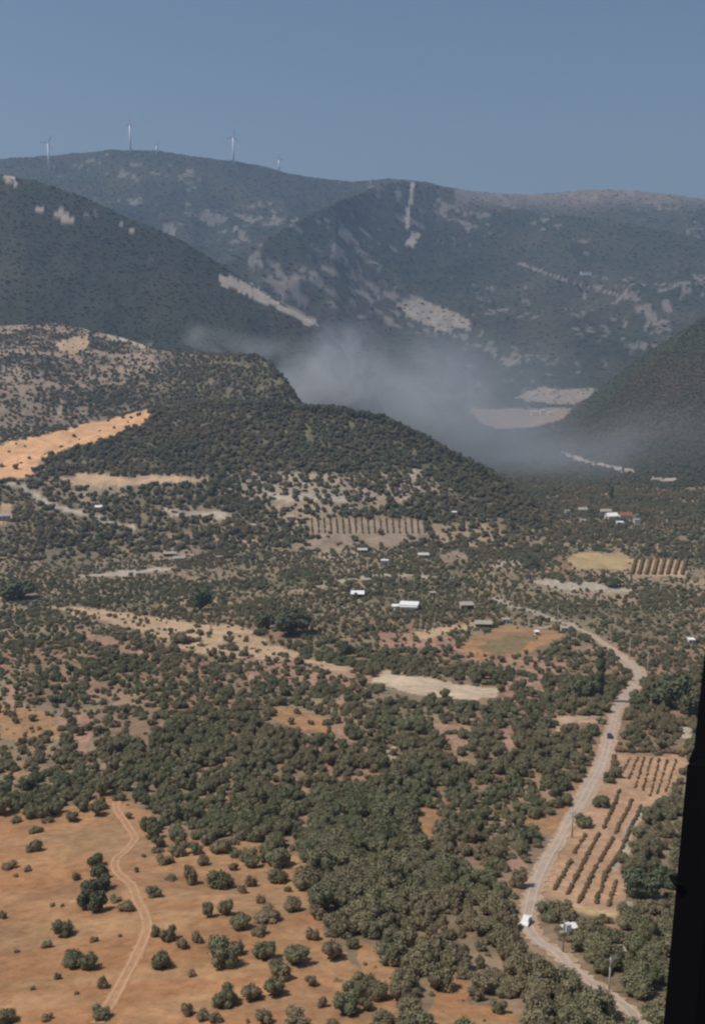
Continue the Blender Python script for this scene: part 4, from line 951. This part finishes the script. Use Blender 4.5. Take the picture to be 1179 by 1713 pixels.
POLES = [(941, 1594, 50, 'pole with white transformer where the road turns below the vine rows', True), (1018, 1660, 52, 'bare yellowish pole beside the lowest stretch of road', False),
         (956, 1402, 40, 'pole on the road verge left of the vine rows', False), (1082, 1128, 34, 'pole on the outside of the road bend', False), (1052, 1104, 34, 'pole above the road bend', False),
         (932, 1040, 26, 'pole at the upper end of the visible road', False), (857, 1018, 20, 'pole behind the pale low roof', False), (772, 1002, 22, 'dark pole behind the beige shed', False),
         (692, 992, 24, 'right pole of the two behind the white house', False), (667, 986, 26, 'left pole of the two behind the white house', False), (623, 980, 24, 'pole right of the white open shed', False),
         (704, 1058, 26, 'pole under the white house beside the farm track', False), (726, 1056, 20, 'shorter pole in the reddish plot under the white house', False), (554, 972, 28, 'lone pole left of the small white sheds', False),
         (703, 900, 46, 'right one of the two tall poles at the striped orchard', False), (683, 902, 44, 'left one of the two tall poles at the striped orchard', False),
         (300, 900, 24, 'pole above the pale roofs at the left', False), (255, 892, 20, 'pole by the track at the left of the plain', False), (152, 846, 26, 'pole by the small white roof under the sandy strip', False), (363, 925, 22, 'pole by the small white hut', False),
         (600, 842, 24, 'pole on the pale scrub under the wooded ridge', False)]
for p_ in POLES: pole(p_[0], p_[1], p_[2], p_[3], p_[4], 0.17 if p_[1] > 1300 else 0.2, M_conc if p_[1] < 1300 or p_[0] == 1018 else M_wood)

# ------------------------------------------------------------------ houses and sheds
M_wall = material('lime_wall', (0.72, 0.69, 0.63), 0.85, 0.12, 0.8)
M_beige = material('beige_render', (0.50, 0.41, 0.31), 0.9, 0.2, 0.8)
M_roofr = material('clay_roof', (0.34, 0.13, 0.08), 0.85, 0.35, 1.2)
M_roofp = material('pale_sheet_roof', (0.40, 0.35, 0.29), 0.7, 0.15, 0.7)
M_roofw = material('white_roof', (0.85, 0.84, 0.80), 0.7, 0.06, 0.6)
M_roofm = material('dusty_white_roof', (0.60, 0.57, 0.52), 0.7, 0.2, 0.7)
M_dark = material('dark_opening', (0.03, 0.03, 0.03), 0.6)
M_glass = material('window_glass', (0.05, 0.06, 0.07), 0.15, spec=0.6)
M_doorm = material('door_wood', (0.16, 0.10, 0.06), 0.7)
M_stone = material('field_stone', (0.40, 0.33, 0.25), 0.95, 0.4, 1.5)
def house(px, ybase, wpx, label, name='house', cat='house', wall=None, roof=None, style='gable', h=3.2, dep=None, rz=0.0, group=None, dm=0, storeys=1):
    g = at(px, ybase, dm); d = dist(g); W = wpx * d / FPX; D = dep or W * 0.62; wall = wall or M_wall; roof = roof or M_roofr
    if px != 684 and dm == 0: W *= 0.8
    o = empty(name, g, rz); tag(o, label, cat, group)
    a, b = W / 2, D / 2; hh = h * storeys
    if style == 'shed':                                             # open fronted shed: back and side walls, posts, sheet roof
        m = MB(); m.box(-a, a, b - 0.25, b, -1.5, h); m.box(-a, -a + 0.22, -b + 0.1, b - 0.25, -1.5, h); m.box(a - 0.22, a, -b + 0.1, b - 0.25, -1.5, h); m.build('wall', wall, o)
        for k in range(3): x = -a + 0.3 + (2 * a - 0.6) * (k + 0.5) / 3; MB().box(x - 0.1, x + 0.1, -b + 0.1, -b + 0.3, -1.5, h).build('post', M_wood, o)
        MB().add([(-a - .4, -b - .5, h), (a + .4, -b - .5, h), (a + .4, b + .3, h + 0.9), (-a - .4, b + .3, h + 0.9), (-a - .4, -b - .5, h + .16), (a + .4, -b - .5, h + .16), (a + .4, b + .3, h + 1.06), (-a - .4, b + .3, h + 1.06)],
                 [(0, 3, 2, 1), (4, 5, 6, 7), (0, 1, 5, 4), (1, 2, 6, 5), (2, 3, 7, 6), (3, 0, 4, 7)]).build('roof', roof, o)
        return o
    m = MB().box(-a, a, -b, b, -2.0, hh)
    if style == 'gable':
        rh = D * 0.26
        m.add([(-a, -b, hh), (-a, b, hh), (-a, 0, hh + rh), (a, -b, hh), (a, b, hh), (a, 0, hh + rh)], [(0, 2, 1), (3, 4, 5)])
        e = 0.45; r = MB()
        for s in (-1, 1):
            yo = s * (b + e); zo = hh - e * rh / b
            v = [(-a - e, yo, zo), (a + e, yo, zo), (a + e, 0, hh + rh), (-a - e, 0, hh + rh)]
            v += [(x, y, z + 0.2) for x, y, z in v]
            f = [(0, 1, 2, 3), (7, 6, 5, 4), (0, 4, 5, 1), (3, 2, 6, 7), (0, 3, 7, 4), (1, 5, 6, 2)]
            r.add(v, f if s > 0 else [q[::-1] for q in f])
        rf = r.build('roof', roof, o)
        MB().box(a * 0.4, a * 0.4 + 0.6, 0.3, 0.9, hh + rh * 0.4, hh + rh + 0.9).build('chimney', M_wall, rf)
    else:
        rf = MB().box(-a - 0.3, a + 0.3, -b - 0.3, b + 0.3, hh, hh + 0.28).build('roof', roof, o)
        if style == 'flat_annex':
            MB().box(-a - W * 0.42, -a + 0.01, -b * 0.7, b * 0.5, -2, hh * 0.62).build('annex', wall, o)
            MB().box(-a - W * 0.46, -a - 0.02, -b * 0.75, b * 0.55, hh * 0.62, hh * 0.62 + 0.25).build('annex_roof', roof, o)
            for s in (-0.9, -0.3, 0.3, 0.9): MB().box(a * s - 0.12, a * s + 0.12, -b - 2.3, -b - 2.06, -2, h * 0.86).build('post', M_wall, o)
            MB().box(-a, a, -b - 2.5, -b - 0.3, h * 0.86, h * 0.86 + 0.2).build('porch_roof', roof, o)
    m.build('wall', wall, o)
    nw = max(2, min(5, int(W / 3.2))); dk = nw // 2
    for st in range(storeys):
        for k in range(nw):
            x = -a + W * (k + 0.5) / nw
            if st == 0 and k == dk: MB().box(x - 0.5, x + 0.5, -b - 0.05, -b + 0.05, 0, 2.1).build('door', M_doorm, o)
            else:
                fr = MB(); z0 = st * h + 1.0
                fr.box(x - .65, x + .65, -b - .06, -b + .02, z0 - .1, z0); fr.box(x - .65, x + .65, -b - .06, -b + .02, z0 + 1.15, z0 + 1.25); fr.box(x - .65, x - .55, -b - .06, -b + .02, z0, z0 + 1.15); fr.box(x + .55, x + .65, -b - .06, -b + .02, z0, z0 + 1.15)
                f_ = fr.build('window', M_white_, o); MB().box(x - .55, x + .55, -b - .03, -b + .015, z0, z0 + 1.15).build('pane', M_glass, f_)
    return o
house(684, 1020, 30, 'white house with porch and low annex, brightest building on the plain', wall=M_roofw, roof=M_roofw, style='flat_annex', h=4.4, dep=9, rz=-0.15)
house(598, 999, 26, 'open shed with a white roof left of the bright white house', 'shed', 'shed', M_wall, M_roofw, 'shed', 3.0, 6)
house(780, 1020, 27, 'beige open shed with a light roof right of the bright white house', 'shed', 'shed', M_beige, M_roofp, 'shed', 4.0, 6, 0.1)
house(808, 1048, 34, 'long low shed with a pale roof on the edge of the brown field', 'shed', 'shed', M_beige, M_roofp, 'shed', 2.2, 5, -0.05)
house(846, 1042, 15, 'small pale hut right of the long low shed', 'hut', 'hut', M_wall, M_roofp, 'flat', 2.6, 4)
house(897, 1062, 8, 'tiny white hut on the corner of the brown field', 'hut', 'hut', M_wall, M_roofw, 'flat', 2.2, 3)
house(943, 1056, 14, 'small grey hut at the end of the road', 'hut', 'hut', M_wall, M_roofp, 'flat', 2.4, 4)
house(723, 996, 12, 'small pale hut between the white house and the beige shed, behind them', 'hut', 'hut', M_beige, M_roofp, 'flat', 2.4, 4)
house(606, 924, 19, 'thin pale roofed shed under the dark tree', 'shed', 'shed', M_beige, M_roofm, 'shed', 2.6, 4)
house(643, 943, 14, 'small white hut with a dark side between the two white roofs', 'hut', 'hut', M_wall, M_roofw, 'flat', 3.2, 4)
house(708, 933, 22, 'pale roofed open shed furthest right of the small sheds', 'shed', 'shed', M_wall, M_roofm, 'shed', 3.0, 5)
house(610, 975, 12, 'grey beige hut behind the open shed with the white roof', 'hut', 'hut', M_beige, M_roofp, 'flat', 2.6, 4)
house(759, 861, 10, 'isolated tiny white hut beneath the end of the wooded ridge', 'hut', 'hut', M_wall, M_roofw, 'flat', 3, 5)
house(1022, 868, 22, 'white farmhouse with rusty roof, largest of the hamlet', wall=M_wall, roof=M_roofw, style='gable', h=4.2, dep=11, rz=0.2)
house(1046, 866, 24, 'red roofed house at the back of the hamlet', wall=M_wall, roof=M_roofr, style='gable', h=3.6, dep=10, rz=-0.1)
house(1036, 879, 13, 'small bright house at the front of the hamlet', wall=M_wall, roof=M_roofw, style='flat', h=4, dep=7)
house(1064, 876, 12, 'narrow pale house at the right end of the hamlet', wall=M_wall, roof=M_roofp, style='flat', h=5, dep=7)
house(1012, 859, 22, 'brown roofed barn at the left end of the hamlet', 'barn', 'barn', M_beige, M_roofp, 'gable', 3.2, 8)
house(948, 860, 9, 'small pale house left of the hamlet, standing upright', wall=M_wall, roof=M_roofp, style='flat', h=4.5, dep=6)
house(974, 856, 18, 'grey shed with a pale roof left of the hamlet', 'shed', 'shed', M_beige, M_roofp, 'gable', 3.2, 8)
house(975, 874, 12, 'small grey hut below the pale roofed grey shed', 'hut', 'hut', M_beige, M_roofp, 'flat', 3, 6)
house(893, 695, 9, 'left white block of the three far houses on the pinkish field', wall=M_roofw, roof=M_roofw, style='flat', h=5.5, dep=10, group=None, dm=2400, storeys=2)
house(907, 693, 8, 'middle white block of the three far houses on the pinkish field', wall=M_roofw, roof=M_roofw, style='flat', h=5.5, dep=10, dm=2400, storeys=2)
house(919, 695, 7, 'right white block of the three far houses on the pinkish field', wall=M_roofw, roof=M_roofw, style='flat', h=4.5, dep=10, dm=2400, storeys=2)
house(979, 460, 17, 'white building with dark windows alone on the far mountainside', wall=M_roofw, roof=M_roofw, style='flat', h=5.5, dep=16, dm=3000, storeys=2)
house(166, 852, 14, 'hut with a white roof below the sandy strip', 'hut', 'hut', M_wall, M_roofw, 'gable', 2.8, 5)
house(8, 868, 24, 'stone farmhouse at the left edge of the plain', wall=M_beige, roof=M_roofp, style='gable', h=3.6, dep=8, rz=0.3)
house(300, 938, 22, 'long pale roofed shed above the white strip at the left', 'shed', 'shed', M_beige, M_roofp, 'gable', 3, 6, 0.2)
house(285, 930, 26, 'rusty pink roofed shed behind the long pale roofed shed', 'shed', 'shed', M_beige, M_roofp, 'shed', 2.6, 5)
house(366, 936, 11, 'small white hut right of the pale roofed sheds', 'hut', 'hut', M_wall, M_roofp, 'flat', 2.8, 4)
house(422, 882, 16, 'low pale shed in the green plots left of the striped orchard', 'shed', 'shed', M_beige, M_roofp, 'shed', 2.4, 5)
house(486, 868, 15, 'low pale shed just above the green plot beside the striped orchard', 'shed', 'shed', M_beige, M_roofp, 'gable', 2.6, 6)
house(1155, 1076, 12, 'small white roofed hut at the right edge among trees', 'hut', 'hut', M_wall, M_roofw, 'flat', 2.6, 4)
house(583 + 4, 855, 8, 'dot like pale hut on the scrub above the striped orchard', 'hut', 'hut', M_wall, M_roofp, 'flat', 3, 5)
house(883, 968, 14, 'dark roofed low hut left of the straw field', 'hut', 'hut', M_beige, M_dark, 'flat', 2.6, 4)
house(67, 632, 12, 'small white hut on the terraced slope', 'hut', 'hut', M_wall, M_roofw, 'flat', 4, 6, dm=1300)
# ruined stone hut below the vineyard
g = at(1035, 1603); o = empty('stone_hut', g, 0.1); tag(o, 'roofless little stone hut under the vineyard', 'hut')
for x0, x1, y0, y1, hh in ((-1.2, -0.85, -1, 1, 2.2), (0.85, 1.2, -1, 1, 2.0), (-0.85, 0.85, 0.68, 1, 2.3), (-0.85, -0.4, -1, -0.68, 2.2), (0.4, 0.85, -1, -0.68, 2.1)): MB().box(x0, x1, y0, y1, -0.4, hh).build('wall', M_stone, o)
MB().box(-0.4, 0.4, -1, -0.68, 1.75, 2.2).build('lintel', M_stone, o)
# white shelter beside the transformer pole
g = at(950, 1568); o = empty('shade_shelter', g, 0.35); tag(o, 'white sheet shelter beside the transformer pole', 'shelter')
for x in (-1.3, 1.3):
    for y in (-0.9, 0.9): MB().tube([(x, y, -0.3), (x, y, 2.6)], 0.05, 6).build('post', M_metal, o)
MB().add([(-1.5, -1.1, 2.5), (1.5, -1.1, 2.5), (1.5, 1.1, 2.5), (-1.5, 1.1, 2.5), (-1.5, 0, 3.1), (1.5, 0, 3.1)], [(0, 1, 5, 4), (2, 3, 4, 5), (0, 4, 3), (1, 2, 5)]).build('canopy', M_roofw, o)

# cars on the road
M_tyre = material('tyre_rubber', (0.02, 0.02, 0.02), 0.8)
M_carw = material('white_car_paint', (0.82, 0.82, 0.80), 0.35, spec=0.5)
M_card = material('dark_car_paint', (0.03, 0.035, 0.045), 0.35, spec=0.5)
def car(px, py_, rz, paint, label):
    g = at(px, py_); o = empty('parked_car', g + Vector((0, 0, 0.15)), rz); tag(o, label, 'car')
    prof = [(-2.1, .35), (-2.1, .85), (-1.95, .95), (-1.55, 1.0), (-1.15, 1.45), (0.45, 1.47), (1.15, 1.02), (1.95, .88), (2.12, .7), (2.12, .35)]
    n_ = len(prof); v = []
    for s in (-1, 1):
        for x, z in prof: v.append((x, s * (0.86 if z < 1.1 else 0.68), z))
    f = [tuple(range(n_)), tuple(range(2 * n_ - 1, n_ - 1, -1))] + [(i, i + n_, (i + 1) % n_ + n_, (i + 1) % n_) for i in range(n_)]
    MB().add(v, f).build('body', paint, o)
    MB().box(-1.0, 0.4, -0.785, -0.775, 1.02, 1.36).build('side_window', M_glass, o); MB().box(-1.0, 0.4, 0.775, 0.785, 1.02, 1.36).build('side_window', M_glass, o)
    MB().add([(0.5, -.62, 1.445), (1.12, -.7, 1.06), (1.12, .7, 1.06), (0.5, .62, 1.445)], [(0, 1, 2, 3)]).build('windscreen', M_glass, o)
    for x in (-1.3, 1.3):
        for y in (-0.88, 0.88): MB().tube([(x, y - 0.1, 0.33), (x, y + 0.1, 0.33)], 0.33, 12).build('wheel', M_tyre, o, True)
    return o
car(879, 1546, 1.2, M_carw, 'white car parked on the road bend below the vine rows')
car(1019, 1234, 1.35, M_card, 'dark car on the road above the vineyard')

# ------------------------------------------------------------------ wind turbines on the skyline
M_turb = material('turbine_white', (0.86, 0.87, 0.88), 0.5)
def turbine(px, ybase, yhub, rot, label, dm, bl=0.52):
    g = at(px, ybase, dm); d = math.hypot(g.x, g.y); h = (ybase - yhub) * d / FPX * 1.0 + 2
    o = empty('wind_turbine', g, 0.25); tag(o, label, 'wind turbine', 'wind turbines on the skyline')
    MB().tube([(0, 0, -4), (0, 0, h * 0.5), (0, 0, h)], [4.8, 4.1, 3.2], 16).build('tower', M_turb, o, True)
    MB().box(-2.2, 2.2, -4.5, 7, h - 1.2, h + 3).build('nacelle', M_turb, o)
    hub = MB().tube([(0, -4.5, h + 1), (0, -6.5, h + 1), (0, -7.8, h + 1)], [2.2, 1.9, 0.4], 10).build('hub', M_turb, o, True)
    L = h * bl
    for k in range(3):
        a = rot + k * 2.0944; c_, s_ = math.cos(a), math.sin(a); v = []
        for t_, wd_ in ((0.03, 1.5), (0.18, 3.4), (0.55, 2.4), (1.0, 0.9)):
            for sx, sy in ((-1, -0.25), (1, -0.25), (1, 0.25), (-1, 0.25)):
                lx, lz = sx * wd_ * 0.8, t_ * L; v.append((lx * c_ + lz * s_, -5.6 + sy * wd_, h + 1 - lx * s_ + lz * c_))
        f = [(i * 4 + q, i * 4 + (q + 1) % 4, (i + 1) * 4 + (q + 1) % 4, (i + 1) * 4 + q) for i in range(3) for q in range(4)] + [(3, 2, 1, 0), (12, 13, 14, 15)]
        MB().add(v, f).build('blade', M_turb, o)
turbine(83, 284, 245, 0.55, 'leftmost wind turbine, its foot below the skyline', 3600, 0.33)
turbine(219, 254, 214, 0.05, 'tallest wind turbine above the highest part of the ridge', 3600, 0.2)
turbine(391, 272, 234, 0.2, 'wind turbine with an outstretched blade right of the summit', 3600, 0.36)
turbine(467, 287, 268, -0.2, 'small far wind turbine furthest to the right', 3600, 0.4)
turbine(263, 256, 245, 0.5, 'faint tiny wind turbine peeping over the summit', 3600, 0.4)

# ------------------------------------------------------------------ smoke drifting up behind the ridge
def smoke(name, blobs, dens, label, scale, thr, col=(0.80, 0.84, 0.90)):
    """one cloud: a closed lumpy hull with a noisy volume that thins towards its rim"""
    xs = [b[0] for b in blobs]; lo = [min(b[i] - b[3 + i] for b in blobs) for i in range(3)]; hi = [max(b[i] + b[3 + i] for b in blobs) for i in range(3)]
    o = MB().box(lo[0], hi[0], lo[1], hi[1], lo[2], hi[2]).build(name, None)
    tag(o, label, kind='stuff')
    m = bpy.data.materials.new(name + '_volume'); m.use_nodes = True; t = m.node_tree; t.nodes.clear()
    outp = t.nodes.new('ShaderNodeOutputMaterial'); pv = t.nodes.new('ShaderNodeVolumePrincipled'); t.links.new(pv.outputs[0], outp.inputs['Volume'])
    pv.inputs['Color'].default_value = (*col, 1); pv.inputs['Anisotropy'].default_value = 0.2
    geo = t.nodes.new('ShaderNodeNewGeometry'); acc = None
    n = t.nodes.new('ShaderNodeTexNoise'); n.inputs['Scale'].default_value = scale; n.inputs['Detail'].default_value = 5; n.inputs['Roughness'].default_value = 0.6; n.inputs['Distortion'].default_value = 1.0
    t.links.new(geo.outputs['Position'], n.inputs['Vector'])
    for (x, y, z, a, b, c, wgt) in blobs:
        s1 = t.nodes.new('ShaderNodeVectorMath'); s1.operation = 'SUBTRACT'; s1.inputs[1].default_value = (x, y, z); t.links.new(geo.outputs['Position'], s1.inputs[0])
        s2 = t.nodes.new('ShaderNodeVectorMath'); s2.operation = 'DIVIDE'; s2.inputs[1].default_value = (a, b, c); t.links.new(s1.outputs[0], s2.inputs[0])
        s3 = t.nodes.new('ShaderNodeVectorMath'); s3.operation = 'LENGTH'; t.links.new(s2.outputs[0], s3.inputs[0])
        r = t.nodes.new('ShaderNodeMapRange'); r.interpolation_type = 'SMOOTHSTEP'; r.inputs['From Min'].default_value = 1.0; r.inputs['From Max'].default_value = 0.15
        r.inputs['To Min'].default_value = 0.0; r.inputs['To Max'].default_value = wgt; t.links.new(s3.outputs['Value'], r.inputs['Value'])
        if acc is None: acc = r.outputs[0]
        else:
            q = t.nodes.new('ShaderNodeMath'); q.operation = 'ADD'; t.links.new(acc, q.inputs[0]); t.links.new(r.outputs[0], q.inputs[1]); acc = q.outputs[0]
    nr_ = t.nodes.new('ShaderNodeMapRange'); nr_.inputs['From Min'].default_value = thr; nr_.inputs['From Max'].default_value = 0.75; nr_.inputs['To Min'].default_value = 0.12; nr_.inputs['To Max'].default_value = 1.5
    t.links.new(n.outputs['Fac'], nr_.inputs['Value'])
    q = t.nodes.new('ShaderNodeMath'); q.operation = 'MULTIPLY'; t.links.new(acc, q.inputs[0]); t.links.new(nr_.outputs[0], q.inputs[1])
    q2 = t.nodes.new('ShaderNodeMath'); q2.operation = 'MULTIPLY'; q2.inputs[1].default_value = dens; t.links.new(q.outputs[0], q2.inputs[0]); t.links.new(q2.outputs[0], pv.inputs['Density'])
    o.data.materials.append(m)
    return o
def sp3(px, py_, d_):
    r = ray(px, py_); r = r / math.hypot(r[0], r[1]) * d_; return (r[0], r[1], r[2] + CAMZ)
def blob(px, py_, d_, wpx, hpx, dp, wgt): x, y, z = sp3(px, py_, d_); k = d_ / FPX; return (x, y, z, wpx * k, dp, hpx * k, wgt)
smoke('smoke', [blob(490, 668, 1740, 62, 80, 78, 1.3), blob(530, 640, 1760, 85, 90, 100, 1.1), blob(590, 660, 1790, 110, 100, 90, 1.0), blob(660, 680, 1800, 120, 90, 80, 0.7), blob(570, 600, 1820, 120, 80, 90, 0.7), blob(740, 690, 1850, 140, 85, 90, 0.5),
                blob(430, 588, 1850, 90, 40, 42, 0.7), blob(365, 574, 1900, 70, 36, 34, 0.7), blob(330, 562, 1920, 34, 30, 40, 0.5), blob(720, 630, 1900, 170, 110, 110, 0.35)], 0.0165,
      'grey blue smoke rising behind the wooded ridge', 0.014, 0.40, (0.93, 0.96, 1.0))
smoke('smoke', [blob(820, 760, 1900, 200, 110, 220, 1.0), blob(980, 790, 1800, 230, 100, 200, 0.9), blob(1130, 770, 1850, 230, 120, 220, 0.8), blob(800, 670, 2300, 260, 150, 280, 0.5)], 0.0036,
      'thin smoke haze drifting over the valley at the right', 0.006, 0.25, (0.80, 0.86, 0.94))

# ------------------------------------------------------------------ black post of the aircraft window, close to the camera
M_post = material('window_rubber_cabin_shade', (0.004, 0.004, 0.006), 0.7, spec=0.1)  # dark rubber, with the shade of the dim cabin put into its colour
M_trim = material('frame_trim_cabin_shade', (0.003, 0.003, 0.004), 0.6, spec=0.1)  # seal and clip: cabin shade is part of this near black colour too
def strip3(name, edge, width, dist0, depth, mat, parent):
    """a bar whose outer edge follows the given line, rounded towards the viewer"""
    v = []; rows = len(edge)
    for (px, py_) in edge:
        r = ray(px, py_); p = Vector((r[0], r[1], r[2])) * dist0 + Vector((0, 0, CAMZ))
        for k, (dx, dy) in enumerate([(0.03, depth), (0.008, 0.35 * depth), (0.0, 0.0), (0.016, -0.004), (width, 0), (width, depth)]):
            v.append(Vector((p.x + dx, p.y + dy - 0 * p.x, p.z)) - o_post.location)
    f = [(i * 6 + k, i * 6 + (k + 1) % 6, (i + 1) * 6 + (k + 1) % 6, (i + 1) * 6 + k) for i in range(rows - 1) for k in range(6)]
    f += [tuple(range(6))[::-1], tuple((rows - 1) * 6 + k for k in range(6))]
    return MB().add(v, f).build(name, mat, parent, False)
r = ray(1112, 1713); o_post = empty('aircraft_window_post', Vector((r[0], r[1], r[2])) * 0.62 + Vector((0, 0, CAMZ)))
tag(o_post, 'black slanting window post of the aircraft along the lower right edge', 'window post')
strip3('post', [(1300, 300), (1250, 620), (1215, 850), (1192, 1000), (1177, 1100), (1168, 1180), (1160, 1250), (1152, 1271), (1146, 1330), (1138, 1430), (1126, 1560), (1111, 1713), (1092, 1900), (1070, 2150)], 0.22, 0.62, 0.035, M_post, o_post)
strip3('seal', [(1149, 1279), (1143, 1340), (1135, 1430), (1123, 1560), (1109, 1713), (1090, 1900), (1068, 2150)], 0.05, 0.61, 0.02, M_trim, o_post)
r = ray(1131, 1484); p = Vector((r[0], r[1], r[2])) * 0.605 + Vector((0, 0, CAMZ)) - o_post.location
MB().box(p.x - 0.0010, p.x + 0.004, p.y + 0.002, p.y + 0.012, p.z - 0.0004, p.z + 0.0005).build('clip', M_trim, o_post)

# ------------------------------------------------------------------ the hazy air of the valley
hz_ = MB().box(-11000, 11000, -11000, 11000, -25, 1260).build('haze', None); tag(hz_, 'blue summer haze filling the valley air', kind='stuff')
m = bpy.data.materials.new('haze_volume'); m.use_nodes = True; t = m.node_tree; t.nodes.clear()
outp = t.nodes.new('ShaderNodeOutputMaterial'); pv = t.nodes.new('ShaderNodeVolumePrincipled'); t.links.new(pv.outputs[0], outp.inputs['Volume'])
pv.inputs['Color'].default_value = (0.47, 0.67, 1.0, 1); pv.inputs['Density'].default_value = 0.000092; pv.inputs['Anisotropy'].default_value = 0.25
hz_.data.materials.append(m)
